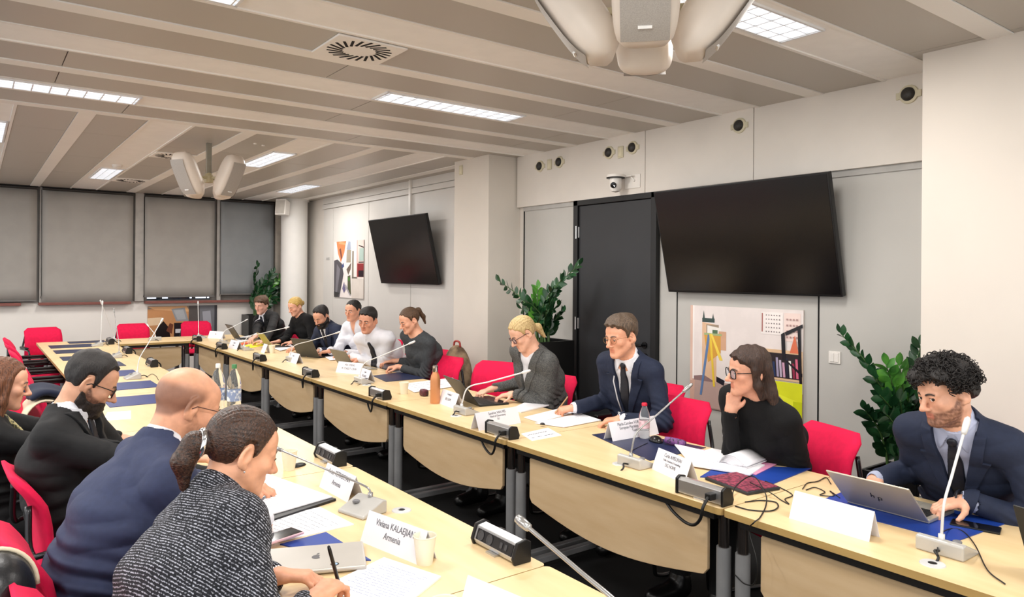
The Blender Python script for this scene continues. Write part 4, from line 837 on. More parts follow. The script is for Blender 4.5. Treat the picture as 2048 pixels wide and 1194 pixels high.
t = thing('camera_pouch', 'small dark red and black pouch left of the orange bottle', 'pouch', (T(848, 792).x, T(848, 792).y, TH)); bm = B(); box(bm, -.025, .025, -.035, .035, 0, .05); obj('pouch_body', bm, mat('pouch_dark', '221e22', .5, col2='5a2430', vs=25), t, bevel=.014, seg=3)
def pen(label, a, b, m, m2=None, r=.0042):
    t = thing('pen', label, 'pen', tuple(a)); bm = B(); d = Vector(b) - Vector(a); tube(bm, [Vector((0, 0, 0)), d * .08, d * .1, d * .93, d], [.001, .003, r, r, r * .7], 10); obj('pen_barrel', bm, m, t, smooth=True)
    bm = B(); tube(bm, [d * .7 + Vector((0, 0, r)), d * .97 + Vector((0, 0, r * 1.3))], .0012, 6); obj('clip', bm, m2 or M_chrome, t)
M_penb = mat('pen_black', '111113', .25)
# loose cables on the right row
def cable(label, pts, r=.0022, name='cable', m=None): o = obj(name, tube(B(), bez(pts, 8), r, 6), m or mat('cable_black', '131313', .45), smooth=True); return tag(o, label, 'cable', 'loose black cables')
Z = TH + .004
def tp(u, v, z=Z): return at(u, v, z=z)
cable('black cable looping from the near right socket box over the red tablet', [(tp(1464, 1008)), at(1470, 975, z=TH + .03), at(1505, 952, z=TH + .05), at(1530, 985, z=TH + .02), tp(1532, 1010), tp(1520, 1035), at(1508, 1045, z=TH + .003), at(1505, 1060, z=TH - .05) + Vector((-.02, 0, 0)), at(1513, 1120, x=2.33), at(1510, 1165, x=2.34), at(1490, 1168, x=2.36), at(1470, 1150, x=2.4)], .0026)
cable('black cable coiled on the bare table right of the red tablet', [tp(1470, 1012), tp(1500, 1020), tp(1540, 1022), tp(1556, 1014), tp(1550, 1004), tp(1520, 1001), tp(1490, 1004)], .0026)
cable('black cable crossing toward the blank white name card', [tp(1500, 965, TH + .03), tp(1540, 985, TH + .02), tp(1562, 1000), tp(1578, 1008), tp(1570, 998), tp(1585, 990), tp(1560, 975), tp(1530, 962, TH + .02)])
cable('black cable running behind the blank name card to the silver laptop', [tp(1605, 978), tp(1615, 966), tp(1635, 963), tp(1652, 955), tp(1662, 968, Z)])
cable('tangled black cable behind the blank white name card', [tp(1612, 980), tp(1630, 975), tp(1650, 984), tp(1640, 990), tp(1668, 992), tp(1660, 982), tp(1680, 996)])
cable('thin black cable from the microphone to the laptop at the right corner', [tp(1875, 1110, TH + .02), tp(1878, 1072, TH + .03), tp(1900, 1058), tp(1925, 1062), tp(1950, 1090), tp(1975, 1140), tp(2010, 1168)])
cable('short black cable beside the blazer woman microphone', [tp(905, 830), tp(915, 820, TH + .02), tp(935, 819, TH + .01), tp(948, 818)]); cable('thin clear looking cable on the blue pad', [tp(1262, 902), tp(1280, 893), tp(1295, 886)])
cable('black lead of the grey microphone beyond the bearded man', [tp(296, 752), tp(304, 748), tp(312, 752), tp(317, 760)]); cable('dark lead beside the leaning card by the dark blue pad', [tp(715, 770), tp(728, 766), tp(742, 768)])
# coat over a chair, bags
t = thing('coat', 'navy coat with cream lining draped over a red chair beyond the long haired woman', 'coat', (.40, 5.10, 0))
def drape(path, w, th, m, name, par):
    bm = B(); P = [Vector(p) for p in path]; n = len(P); a = []
    for i, p in enumerate(P): a.append([bm.verts.new(p + Vector((.012 * math.sin(j * 2.1 + i), (j / 6 - .5) * w, .010 * math.sin(j * 1.7 + i * .9)))) for j in range(7)])
    for r1, r2 in zip(a, a[1:]):
        for j in range(6): bm.faces.new((r1[j], r1[j + 1], r2[j + 1], r2[j]))
    o = obj(name, bm, m, par, smooth=True); s_ = o.modifiers.new('s', 'SOLIDIFY'); s_.thickness = th; s_ = o.modifiers.new('u', 'SUBSURF'); s_.levels = s_.render_levels = 2; return o
drape([(-.16, 0, .93), (-.10, 0, .985), (.0, 0, .97), (.10, 0, .90), (.18, 0, .78), (.22, 0, .62)], .46, .045, mat('coat_navy', '141c33', .85, bump=.2, bs=200), 'coat_shell', t)
drape([(-.21, -.02, .66), (-.19, -.02, .84), (-.10, -.03, .935), (.02, -.06, .91), (.10, -.10, .84)], .40, .02, mat('coat_cream', 'd9cbb0', .8), 'coat_lining', t)
t = thing('shoulder_bag', 'cream canvas bag with black leather rim hanging on the nearest left chair', 'bag', (.05, 2.20, .05))
bm = B(); bmesh.ops.create_uvsphere(bm, u_segments=28, v_segments=16, radius=1)
for v in bm.verts: v.co = Vector((-.005 + v.co.x * .088, -.0 + v.co.y * .12, .80 + v.co.z * .104))
obj('leather_panel', bm, mat('leather_black', '17181b', .35, bump=.1, bs=90), t, smooth=True)
obj('piping', tube(B(), [(-.005 + .092 * math.cos(PI * k / 18), .01 - .0 * k, .80 + .108 * math.sin(PI * k / 18)) for k in range(19)], .0055, 8), mat('canvas_cream', 'dcd0b4', .8, bump=.15, bs=250), t, smooth=True)
bm = B(); bmesh.ops.create_uvsphere(bm, u_segments=28, v_segments=16, radius=1)
for v in bm.verts: v.co = Vector((-.03 + v.co.x * .095, -.06 + v.co.y * .17, .70 + v.co.z * .135))
obj('canvas_body', bm, mat('canvas_cream', 'dcd0b4', .8), t, smooth=True)
bm = B(); box(bm, .075, .115, -.16, -.155, .68, .80, Matrix.Rotation(.25, 4, 'Y')  @ Matrix.Translation((-.19, 0, -.0))); box(bm, .05, .16, -.17, -.165, .70, .735); obj('strap', bm, mat('canvas_cream', 'dcd0b4', .8), t, bevel=.003)
t = thing('handbag', 'tan rucksack top behind the red chair of the ponytailed woman', 'bag', (3.82, 6.02, .0)); bm = B(); bmesh.ops.create_uvsphere(bm, u_segments=24, v_segments=14, radius=1)
for v in bm.verts: v.co = Vector((v.co.x * .13, v.co.y * .20, .62 + v.co.z * .34))
obj('bag_body', bm, mat('tan_canvas', '9c8468', .8, col2='5f4c3c', vs=9), t, smooth=True); obj('grab_loop', tube(B(), bez([(0, -.06, .94), (0, -.04, .99), (0, .04, .99), (0, .06, .94)], 6), .01, 8), mat('strap_red', 'a83a34', .6), t, smooth=True)
# ------------------------------------------------------------------ implicit-surface modelling (bodies, clothes, hair)
f32 = np.float32
def sq(q): return q[:, 0] ** 2 + q[:, 1] ** 2 + q[:, 2] ** 2
def v3(*a): return np.array(a, dtype=np.float64)
def unit(a): a = np.asarray(a, float); return a / (np.linalg.norm(a) + 1e-12)
class Sdf:
    """ordered list of rounded primitives joined with smooth min / max; evaluated only near each one"""
    def __init__(s): s.ops = []
    def add(s, fn, c, R, k=.02, mode=1): s.ops.append((fn, np.asarray(c, f32), R, k, mode)); return s
    def caps(s, a, b, ra, rb=None, k=.02, mode=1, ax=None, sc=1., infl=0):
        a = np.asarray(a, f32); b = np.asarray(b, f32); rb = ra if rb is None else rb
        ra += infl; rb += infl; L = b - a; l2 = max(float(L @ L), 1e-8)
        A = None if ax is None else np.asarray(ax, f32)
        def fn(P):
            q = P - a; LL = L; ll = l2
            if A is not None:
                q = q - np.outer(q @ A, A) * f32(1 - 1 / sc)
            t = np.clip((q @ LL) / ll, 0, 1); q = q - t[:, None] * LL
            return np.sqrt(sq(q)) - (ra + (rb - ra) * t)
        c = (a + b) / 2; return s.add(fn, c, math.sqrt(l2) / 2 + max(ra, rb) * max(1, sc), k, mode)
    def ell(s, c, r, k=.02, mode=1, M=None, infl=0):
        c = np.asarray(c, f32); r = np.asarray(r, f32) + f32(infl); Mi = None if M is None else np.asarray(M, f32)
        def fn(P):
            q = P - c
            if Mi is not None: q = q @ Mi            # columns of M are the ellipsoid axes
            k0 = np.sqrt(sq(q / r)); k1 = np.sqrt(sq(q / (r * r))) + 1e-9
            return k0 * (k0 - 1) / k1
        return s.add(fn, c, float(r.max()), k, mode)
    def copy(s): n = Sdf(); n.ops = list(s.ops); return n
    def __call__(s, P):
        D = np.full(len(P), 1.0, f32)
        for fn, c, R, k, mode in s.ops:
            if R is None: D = fn(P, D).astype(f32); continue
            q = P - c; m = sq(q) < (R + k + .035) ** 2
            if not m.any(): continue
            d = fn(P[m]).astype(f32); e = D[m]
            if mode > 0: h = np.maximum(k - np.abs(e - d), 0) / k if k > 0 else 0; D[m] = np.minimum(e, d) - h * h * k * .25
            else: d = -d; h = np.maximum(k - np.abs(e - d), 0) / k if k > 0 else 0; D[m] = np.maximum(e, d) + h * h * k * .25
        return D
def surface_nets(F, lo, hi, h, B8=4):
    """mesh the zero set of F between lo and hi with cell size h (fine samples only near the surface)"""
    lo = np.asarray(lo, f32); n = np.ceil((np.asarray(hi) - lo) / (h * B8)).astype(int); Hc = h * B8
    ci = np.stack(np.meshgrid(*[np.arange(k) for k in n], indexing='ij'), -1).reshape(-1, 3)
    dc = F((lo + (ci + .5) * Hc).astype(f32))
    full = np.where(dc.reshape(n) < 0, f32(-1), f32(1))
    full = full.repeat(B8, 0).repeat(B8, 1).repeat(B8, 2)
    sel = ci[np.abs(dc) < Hc * 1.25 + .004]
    off = np.stack(np.meshgrid(*[np.arange(B8)] * 3, indexing='ij'), -1).reshape(-1, 3)
    for k in range(0, len(sel), 2048):
        idx = (sel[k:k + 2048, None, :] * B8 + off[None]).reshape(-1, 3)
        d = F((lo + idx * h).astype(f32))
        full[idx[:, 0], idx[:, 1], idx[:, 2]] = d
    full[0], full[-1], full[:, 0], full[:, -1], full[:, :, 0], full[:, :, -1] = [np.abs(x) + 1e-4 for x in (full[0], full[-1], full[:, 0], full[:, -1], full[:, :, 0], full[:, :, -1])]
    S = full < 0; N = np.array(full.shape)
    cnt = np.zeros(N - 1, np.int8)
    for dx in (0, 1):
        for dy in (0, 1):
            for dz in (0, 1): cnt += S[dx:N[0] - 1 + dx, dy:N[1] - 1 + dy, dz:N[2] - 1 + dz]
    act = np.argwhere((cnt > 0) & (cnt < 8))
    vid = np.full(N - 1, -1, np.int32); vid[act[:, 0], act[:, 1], act[:, 2]] = np.arange(len(act))
    acc = np.zeros((len(act), 3)); w = np.zeros(len(act))
    cr = [(a, b, c) for a in (0, 1) for b in (0, 1) for c in (0, 1)]
    for p in cr:
        for ax in range(3):
            if p[ax]: continue
            q = list(p); q[ax] = 1
            a = full[act[:, 0] + p[0], act[:, 1] + p[1], act[:, 2] + p[2]]; b = full[act[:, 0] + q[0], act[:, 1] + q[1], act[:, 2] + q[2]]
            m = (a < 0) != (b < 0); t = np.clip(a[m] / (a[m] - b[m]), 0, 1)
            pt = np.tile(np.array(p, float), (m.sum(), 1)); pt[:, ax] = t; acc[m] += pt; w[m] += 1
    V = lo + (act + acc / w[:, None]) * h
    Q = []
    for ax in range(3):
        a1, a2 = [(1, 2), (2, 0), (0, 1)][ax]
        s0 = [slice(1, -1)] * 3; s0[ax] = slice(0, -1); s1 = [slice(1, -1)] * 3; s1[ax] = slice(1, None)
        A, C = S[tuple(s0)], S[tuple(s1)]
        e = np.argwhere(A != C); flip = A[e[:, 0], e[:, 1], e[:, 2]]
        o = np.ones(3, int); o[ax] = 0; e = e + o
        c = []
        for d1, d2 in ((0, 0), (-1, 0), (-1, -1), (0, -1)):
            g = e.copy(); g[:, a1] += d1; g[:, a2] += d2; c.append(vid[g[:, 0], g[:, 1], g[:, 2]])
        q = np.stack(c, 1); q[~flip] = q[~flip][:, ::-1]; Q.append(q)
    Q = np.concatenate(Q); Q = Q[(Q[:, 0] >= 0) & (Q[:, 1] >= 0) & (Q[:, 2] >= 0) & (Q[:, 3] >= 0)]
    return V, Q
def keep_islands(V, Q, least=200):
    """drop crumbs: connected pieces with fewer than `least` vertices"""
    lab = np.arange(len(V))
    for _ in range(400):
        mn = np.minimum(np.minimum(lab[Q[:, 0]], lab[Q[:, 1]]), np.minimum(lab[Q[:, 2]], lab[Q[:, 3]])); old = lab.copy()
        for j in range(4): np.minimum.at(lab, Q[:, j], mn)
        lab = lab[lab]
        if (old == lab).all(): break
    u, inv, c = np.unique(lab, return_inverse=True, return_counts=True); ok = c[inv] >= least
    if ok.all(): return V, Q
    idx = np.cumsum(ok) - 1; Qk = Q[ok[Q].all(1)]; return V[ok], idx[Qk]
def np_mesh(name, V, Q, cols=None):
    me = bpy.data.meshes.new(name); me.vertices.add(len(V)); me.vertices.foreach_set('co', np.asarray(V, f32).ravel())
    me.loops.add(Q.size); me.loops.foreach_set('vertex_index', Q.astype(np.int32).ravel())
    me.polygons.add(len(Q)); me.polygons.foreach_set('loop_start', np.arange(0, Q.size, 4, dtype=np.int32))
    me.polygons.foreach_set('use_smooth', np.ones(len(Q), bool)); me.update(calc_edges=True)
    if cols is not None:
        a = me.color_attributes.new('tone', 'FLOAT_COLOR', 'POINT'); c = np.ones((len(V), 4), f32); c[:, :3] = cols
        a.data.foreach_set('color', c.ravel())
    return me
def sdf_obj(name, F, lo, hi, h, m, parent, cols=None, least=150, origin=None):
    V, Q = surface_nets(F, lo, hi, h)
    if least: V, Q = keep_islands(V, Q, least)
    c = cols(V) if cols else None
    o0 = np.zeros(3) if origin is None else np.asarray(origin)
    o = obj(name, np_mesh(name, V - o0, Q, c), m, parent); return o
_nr = np.random.RandomState(3)
_ND = [(_nr.randn(3), _nr.rand() * 6) for _ in range(24)]
def wob(P, f, n=6, s=0):
    """cheap smooth noise in about -1..1"""
    d = np.zeros(len(P), f32)
    for i in range(n):
        v, ph = _ND[(i + s) % 24]; v = v / np.linalg.norm(v); v2 = _ND[(i + s + 7) % 24][0]
        d += np.sin(P @ (v * f).astype(f32) + ph + 1.3 * np.sin(P @ (v2 * f * .5).astype(f32)))
    return d / n * 1.6
def sstep(a, b, x): t = np.clip((x - a) / (b - a), 0, 1); return t * t * (3 - 2 * t)
# ------------------------------------------------------------------ people
def skin_mat(name, col, rough=.48):
    if name in MATS: return MATS[name]
    m, nt, b = _bsdf(name); N = nt.nodes.new; L = nt.links.new
    a = N('ShaderNodeAttribute'); a.attribute_name = 'tone'
    n = N('ShaderNodeTexNoise'); n.inputs['Scale'].default_value = 45; n.inputs['Detail'].default_value = 4
    tc = N('ShaderNodeTexCoord'); L(tc.outputs['Object'], n.inputs['Vector'])
    r = N('ShaderNodeValToRGB'); L(n.outputs['Fac'], r.inputs[0]); c = lin(col)
    r.color_ramp.elements[0].color = tuple(x * .93 for x in c[:3]) + (1,); r.color_ramp.elements[1].color = tuple(min(1, x * 1.05) for x in c[:3]) + (1,)
    r.color_ramp.elements[0].position = .35; r.color_ramp.elements[1].position = .65
    x = N('ShaderNodeMix'); x.data_type = 'RGBA'; x.blend_type = 'MULTIPLY'; x.inputs[0].default_value = 1
    L(r.outputs[0], x.inputs[6]); L(a.outputs['Color'], x.inputs[7]); L(x.outputs[2], b.inputs['Base Color'])
    b.inputs['Roughness'].default_value = rough; b.inputs['Subsurface Weight'].default_value = .0
    u = N('ShaderNodeBump'); u.inputs['Strength'].default_value = .08; u.inputs['Distance'].default_value = .003
    n2 = N('ShaderNodeTexNoise'); n2.inputs['Scale'].default_value = 300; L(tc.outputs['Object'], n2.inputs['Vector'])
    L(n2.outputs['Fac'], u.inputs['Height']); L(u.outputs[0], b.inputs['Normal'])
    MATS[name] = m; return m
def hair_mat(name, c1, c2, scale=90, rough=.52, stretch=(1, 1, .12), bump=.5):
    """strands: noise stretched along the fall of the hair, dark and light locks"""
    return mat(name, c2, rough, col2=c1, vs=scale * 3.2, vmin=.30, vmax=.72, bump=bump, bs=scale * 4, scale3=stretch)
def frame(az, pitch=0, roll=0):
    a, p, r = map(math.radians, (az, pitch, roll))
    F = v3(math.cos(a), math.sin(a), 0); R = v3(math.sin(a), -math.cos(a), 0); Z = v3(0, 0, 1)
    F2 = F * math.cos(p) - Z * math.sin(p); U = Z * math.cos(p) + F * math.sin(p)
    R2 = R * math.cos(r) + U * math.sin(r); U2 = U * math.cos(r) - R * math.sin(r)
    return np.stack([R2, F2, U2], 1)                 # columns: right, forward, up
HANDS = {  # per finger (index, middle, ring, little) three joint angles; thumb (side, drop, bend)
    'relax': ([(25, 35, 20), (30, 38, 22), (34, 42, 24), (38, 44, 26)], (.75, -.35, 25)),
    'flat': ([(6, 10, 6), (4, 8, 6), (6, 10, 8), (10, 14, 8)], (.9, -.1, 10)),
    'type': ([(12, 48, 30), (16, 50, 30), (18, 50, 32), (16, 46, 30)], (.8, -.5, 20)),
    'pen': ([(38, 42, 18), (52, 58, 30), (62, 68, 38), (68, 70, 40)], (.45, -.85, 30)),
    'fist': ([(66, 84, 45), (70, 88, 48), (72, 88, 50), (74, 86, 50)], (.4, -.75, 45)),
    'chin': ([(58, 70, 28), (66, 78, 34), (70, 82, 38), (72, 84, 40)], (.7, .25, 20)),
    'clasp': ([(45, 55, 30), (48, 58, 30), (50, 60, 32), (52, 60, 34)], (.6, -.5, 30))}
def add_hand(S, W, d, up, side, pose='relax', sc=1.):
    """palm of four metacarpals, four bent fingers of unequal length, thumb from the side of the palm.
    W wrist, d along the fingers, up the back of the hand, side +1 if the thumb lies at up x d ... -1 otherwise"""
    d = unit(d); up = unit(up - d * (up @ d)); x = unit(np.cross(d, up)) * side
    pt = lambda a, b, c: W + (x * a + d * b + up * c) * sc
    kx = (.027, .009, -.010, -.028); ky = (.090, .095, .090, .080); curls, th = HANDS[pose]
    for i in range(4):
        S.caps(pt(kx[i] * .45, .004, 0), pt(kx[i], ky[i], 0), .0155 * sc, .0125 * sc, k=.012)
    S.caps(pt(.004, .03, -.006), pt(-.004, .07, -.005), .014 * sc, .012 * sc, k=.014)
    FL = ((.043, .026, .020), (.048, .030, .021), (.044, .028, .020), (.035, .021, .018))
    for i in range(4):
        p = pt(kx[i], ky[i], 0); a = 0; rr = [.0098, .0088, .0080, .0068]; fan = (i - 1.5) * -.05
        if i == 3: rr = [q * .88 for q in rr]
        for j in range(3):
            a += math.radians(curls[i][j]); v = unit(d * math.cos(a) + x * fan * math.cos(a) - up * math.sin(a))
            q = p + v * FL[i][j] * sc; S.caps(p, q, rr[j] * sc, rr[j + 1] * sc, k=.005 if j else .007); p = q
    sd, dr, bd = th; p = pt(.020, .022, -.008); v = unit(x * sd + d * .75 + up * dr * .8)
    q = p + v * .042 * sc; S.caps(p, q, .0150 * sc, .0112 * sc, k=.014)
    w = unit(v * math.cos(math.radians(bd)) + (d * .8 - x * sd * .6) * math.sin(math.radians(bd)))
    q2 = q + w * .032 * sc; S.caps(q, q2, .0108 * sc, .0095 * sc, k=.005); q3 = q2 + unit(w + d * .3) * .023 * sc
    S.caps(q2, q3, .0095 * sc, .0078 * sc, k=.004)
    return pt
def ik(S, W, L1, L2, pole):
    D = W - S; n = np.linalg.norm(D); f = max(1, n / (L1 + L2) * 1.001); L1 *= f; L2 *= f
    u = D / n; c = (L1 * L1 - L2 * L2 + n * n) / (2 * n); hgt = math.sqrt(max(L1 * L1 - c * c, 0)); p = pole - u * (pole @ u)
    return S + u * c + unit(p) * hgt
class Person:
    def __init__(s, name, label, H, az, pitch=0, roll=0, body_az=180, pelvis=(0, 0, .53), neck=None, hs=1., skin='e0ac8c', sex='m',
                 h=.005, sw=.40, hands=(None, None), pose=('relax', 'relax'), poles=(None, None), bulk=1., hsc=None, shoulder=(0, 0), armL=(.30, .26)):
        s.h = h; s.hs = hs * (.96 if sex == 'f' else 1); s.sex = sex; s.H = v3(*H); s.Rh = frame(az, pitch, roll); s.bulk = bulk
        s.P = v3(*pelvis); Fb = frame(body_az); s.Fb = Fb[:, 1]; s.Rb = Fb[:, 0]
        s.neck_top = s.hp(0, -.022, -.055)
        s.N = v3(*neck) if neck is not None else s.neck_top + v3(0, 0, -.085) - s.Fb * .035
        s.sw = sw; s.U = unit(s.N - (s.P * .5 + s.N * .5 - s.Fb * .04)); s.Fc = unit(np.cross(s.U, s.Rb)); s.Rc = np.cross(s.Fc, s.U)
        s.hsc = hsc or (.9 if sex == 'f' else 1.); s.skin = skin; s.pose = pose
        s.rn = .048 if sex == 'f' else .057 * (bulk ** .6)
        s.root = thing(name, label, 'person', tuple(s.P * (1, 1, 0)))
        s.o0 = s.P * (1, 1, 0)
        s.B1 = s.P * .62 + s.N * .38 - s.Fb * .030; s.C = s.P * .32 + s.N * .68 - s.Fb * .035
        s.sh = []; s.el = []; s.wr = []; s.hd = []
        for i, sd in enumerate((1, -1)):          # right, left
            S = s.N - s.U * (.062 + shoulder[i]) + s.Rc * sd * (sw / 2 - .012) + s.Fc * .01
            hd = hands[i]
            if hd is None: hd = dict(w=s.P + s.Fb * .36 + s.Rb * sd * .16 + v3(0, 0, .12), d=s.Fb, up=v3(0, 0, 1))
            W = v3(*hd['w']); pole = v3(*poles[i]) if poles[i] is not None else s.Rb * sd * .55 - v3(0, 0, 1) - s.Fb * .3
            s.sh.append(S); s.el.append(ik(S, W, armL[0], armL[1], pole)); s.wr.append(W); s.hd.append(hd)
        s.lo = np.minimum.reduce([s.H - .2, s.P - .3, s.N - .3] + [w - .2 for w in s.wr] + [e - .12 for e in s.el]); s.hi = np.maximum.reduce([s.H + .2, s.P + .3, s.N + .3] + [w + .2 for w in s.wr] + [e + .12 for e in s.el])
        s.lo2, s.hi2 = s.lo.copy(), s.hi.copy(); s.lo2[2] = max(s.lo2[2], s.P[2] - .16)
        kn = s.P + s.Fb * .62; s.lo = np.minimum(s.lo, kn - .22); s.hi = np.maximum(s.hi, kn * (1, 1, 0) + .22); s.lo[2] = -.0
    def hp(s, x, y, z): return s.H + s.Rh @ (v3(x, y, z) * s.hs)
    def hq(s, P): return ((P - s.H.astype(f32)) @ s.Rh.astype(f32)) / f32(s.hs)
    def cq(s, P): q = P - s.N.astype(f32); return q @ s.Rc.astype(f32), q @ s.Fc.astype(f32), q @ s.U.astype(f32)
    def torso(s, S, inf=0, legs=True, k=.06):
        b = s.bulk; R = s.Rc; bf = b ** .7
        S.caps(s.P, s.B1, .118 * bf, .112 * bf, k=k, ax=s.Rb, sc=1.38, infl=inf); S.caps(s.B1, s.C, .112 * bf, .118 * b ** .4, k=k, ax=R, sc=1.36, infl=inf)
        S.caps(s.C, s.N - s.U * .075, .116 * b ** .3, .080, k=k, ax=R, sc=1.45, infl=inf)
        S.caps(s.sh[0] * .8 + s.sh[1] * .2, s.sh[1] * .8 + s.sh[0] * .2, .054, k=.045, infl=inf)
        for q in s.sh: S.caps(s.N + s.U * .005, q * .86 + s.N * .14 + s.U * .004, s.rn * .72, .046, k=.04, infl=inf * .8)
        if s.sex == 'f':
            for sd in (1, -1): S.ell(s.C + s.U * .03 + R * sd * .075 + s.Fc * .075, (.062, .05, .06), k=.04, M=np.stack([R, s.Fc, s.U], 1), infl=inf * .6)
    def arms(s, S, ru=(.047, .039), rf=(.039, .026), inf=0, k=.025, end=0.):
        f = .86 if s.sex == 'f' else 1.; f *= s.bulk ** .3
        for a, e, w in zip(s.sh, s.el, s.wr):
            w2 = w + unit(e - w) * end
            S.caps(a, e, ru[0] * f, ru[1] * f, k=.045, infl=inf); S.caps(e, w2, rf[0] * f, rf[1] * f, k=k, infl=inf)
    def legs(s, S, inf=0):
        s.ank = []
        for sd in (1, -1):
            hip = s.P + s.Rb * sd * .09 + s.Fb * .02 - v3(0, 0, .01); kn = hip + s.Fb * .40 + s.Rb * sd * .05 + v3(0, 0, .0)
            kn[2] = .52; an = kn + s.Fb * .03 - v3(0, 0, .42); s.ank.append(an); S.caps(hip, kn, .082, .058, k=.04, infl=inf); S.caps(kn, an, .055, .038, k=.03, infl=inf)
            if not inf: S.caps(an + v3(0, 0, -.03), an + s.Fb * .13 + v3(0, 0, -.055), .028, .020, k=.02)
    def body(s, jaw=1., nose=1., eyes=.55, chin=0, brow_col=(.35, .26, .22), lip=(.88, .62, .60), stubble=None, scalp=None, cheek=.06, look=(0, -.2), iris='3a2a20', gaze_open=1., ear=1., facew=1.):
        s.facew = facew
        S = Sdf(); hp = s.hp; Rh = s.Rh; g = s.hs; fw = facew
        E = lambda c, r, k=.015, mode=1, M=None: S.ell(hp(*c), np.array(r) * g, k=k * g, mode=mode, M=Rh if M is None else M)
        Cp = lambda a, b, ra, rb=None, k=.01, mode=1: S.caps(hp(*a), hp(*b), ra * g, (rb or ra) * g, k=k * g, mode=mode)
        E((0, -.014, .034), (.0755, .089, .081)); E((0, .028, -.030), (.060 * fw, .058, .078), .03)
        E((0, .052, .045), (.056, .032, .040), .03)
        for x in (1, -1):
            Cp((x * .048 * fw, .004, -.045), (x * .020 * jaw, .066, -.088), .020, .018, .025)
            E((x * .040 * fw, .060, -.018), (.022, .022, .020), .025)
            Cp((x * .012, .086, .022), (x * .044 * fw, .072, .020), .0090, .0080, .012)
        Cp((-.010 * jaw, .077, -.094), (.010 * jaw, .077, -.094), .0165, k=.02)
        E((0, .071, -.058), (.028, .020, .022), .02)
        for x in (1, -1): E((x * .031, .104, .004), (.017, .019, .012), .012, -1)
        Cp((0, .086, .014), (0, .106 + .004 * nose, -.024), .0075, .0105, .012)
        E((0, .109 + .004 * nose, -.029), (.0115, .012, .0095), .008)
        for x in (1, -1): E((x * .0115, .098, -.033), (.0085, .011, .0075), .007)
        for x in (1, -1): E((x * .006, .103, -.0405), (.0035, .006, .003), .002, -1)
        Cp((-.016, .0835, -.0560), (.016, .0835, -.0560), .0058, k=.006); Cp((-.013, .0840, -.0660), (.013, .0840, -.0660), .0064, k=.006)
        E((0, .0955, -.0610), (.024, .006, .0016), .003, -1); E((0, .098, -.078), (.02, .008, .006), .01, -1)
        s.eyes = []
        for x in (1, -1):
            c = (x * .031, .0775, .005); E(c, (.0142,) * 3, .006); s.eyes.append(c)
            E((x * .031, .0935, .0055 - .004 * (1 - eyes)), (.0152, .010, .0074 * eyes + .0006), .0015, -1)
            # ear: shell, hollow and lobe
            Mx = Rh @ np.array(Matrix.Rotation(math.radians(22 * x), 3, 'Z') @ Matrix.Rotation(math.radians(-12), 3, 'X'))
            E((x * .0790, -.013, -.003), (.0088, .0205 * ear, .035 * ear), .005, 1, Mx); E((x * .0875, -.010, .003), (.0082, .0118 * ear, .0205 * ear), .003, -1, Mx)
            E((x * .074, .001, -.008), (.006, .006, .008), .006); E((x * .0745, -.005, -.032), (.006, .008, .008), .006)
        S.caps(s.neck_top, s.N - s.U * .02, s.rn * .96, s.rn * 1.06, k=.03); S.caps(hp(0, .02, -.075), s.N * .6 + s.neck_top * .4 + s.Fc * .008, .035 * g, .045 * g, k=.03)
        s.torso(S); s.arms(S); s.legs(S)
        for i, sd in enumerate((1, -1)):
            hd = s.hd[i]; add_hand(S, s.wr[i], v3(*hd['d']), v3(*hd['up']), hd.get('side', sd), s.pose[i], s.hsc)
            S.caps(s.wr[i] + unit(s.el[i] - s.wr[i]) * .05, s.wr[i] + unit(v3(*hd['d'])) * .015, .026 * s.hsc, .021 * s.hsc, k=.012, ax=unit(np.cross(v3(*hd['d']), v3(*hd['up']))), sc=1.25)
        s.S = S
        def cols(V):
            q = s.hq(V.astype(f32)); x, y, z = np.abs(q[:, 0]), q[:, 1], q[:, 2]; c = np.ones((len(V), 3))
            face = y > .02
            def mixc(m, col): m = (m * 1.)[:, None]; c[:] = c * (1 - m) + np.array(col) * m
            mixc(cheek * 4 * np.exp(-(((x - .042) / .02) ** 2 + ((z + .022) / .018) ** 2)) * face, (1, .72, .68))
            mixc(.5 * np.exp(-((x / .014) ** 2 + ((z + .03) / .014) ** 2)) * (y > .09), (1, .80, .76))
            if scalp is not None:
                zl = np.interp(y, [-.10, -.05, -.01, .02, .05, .07], [-.055, -.045, .0, .02, .05, .09]); m = sstep(-.004, .014, z - zl) * (1 - sstep(.035, .070, z)) * (1 - sstep(.005, .040, y))
                mixc(m * scalp[1] * (y > -.2), scalp[0])
            if stubble is not None:
                zl = np.interp(y, [-.02, .01, .03, .06, .08, .1], [-.02, -.01, -.035, -.045, -.048, -.046]); m = sstep(-.006, .008, zl - z) * (z > -.125) * sstep(-.01, .012, y) * (np.sqrt((q ** 2).sum(1)) < .15)
                mixc(np.clip(m * stubble[1] * (1 + .25 * wob(q, 420, 4, 6)), 0, 1), stubble[0])
            ar = np.clip(((x - .030) / .020), -1, 1); mixc(.95 * np.exp(-((z - .0250 + .005 * ar * ar) / .0046) ** 4) * (x > .012) * (x < .048) * (y > .05), brow_col)
            w = sstep(.024, .016, x); mixc(.8 * w * (np.abs(z + .0605) < .0115 * w + .001) * (y > .082), lip)
            mixc(.55 * np.exp(-(((x - .031) / .016) ** 4 + ((z - .004) / .009) ** 2)) * (y > .06), (.86, .66, .60))
            # nails and knuckles a touch pinker
            for W in s.wr:
                d = np.linalg.norm(V - W, axis=1); mixc(.25 * sstep(.09, .16, d) * (d < .22), (1, .80, .76))
            return c
        s.bodyo = sdf_obj('body', S, s.lo, s.hi, s.h, skin_mat('skin_' + s.skin, s.skin), s.root, cols, origin=s.o0)
        wh = mat('eye_white', 'e8e2dc', .2, var=0); ir = mat('iris_' + iris, iris, .15, var=.1)
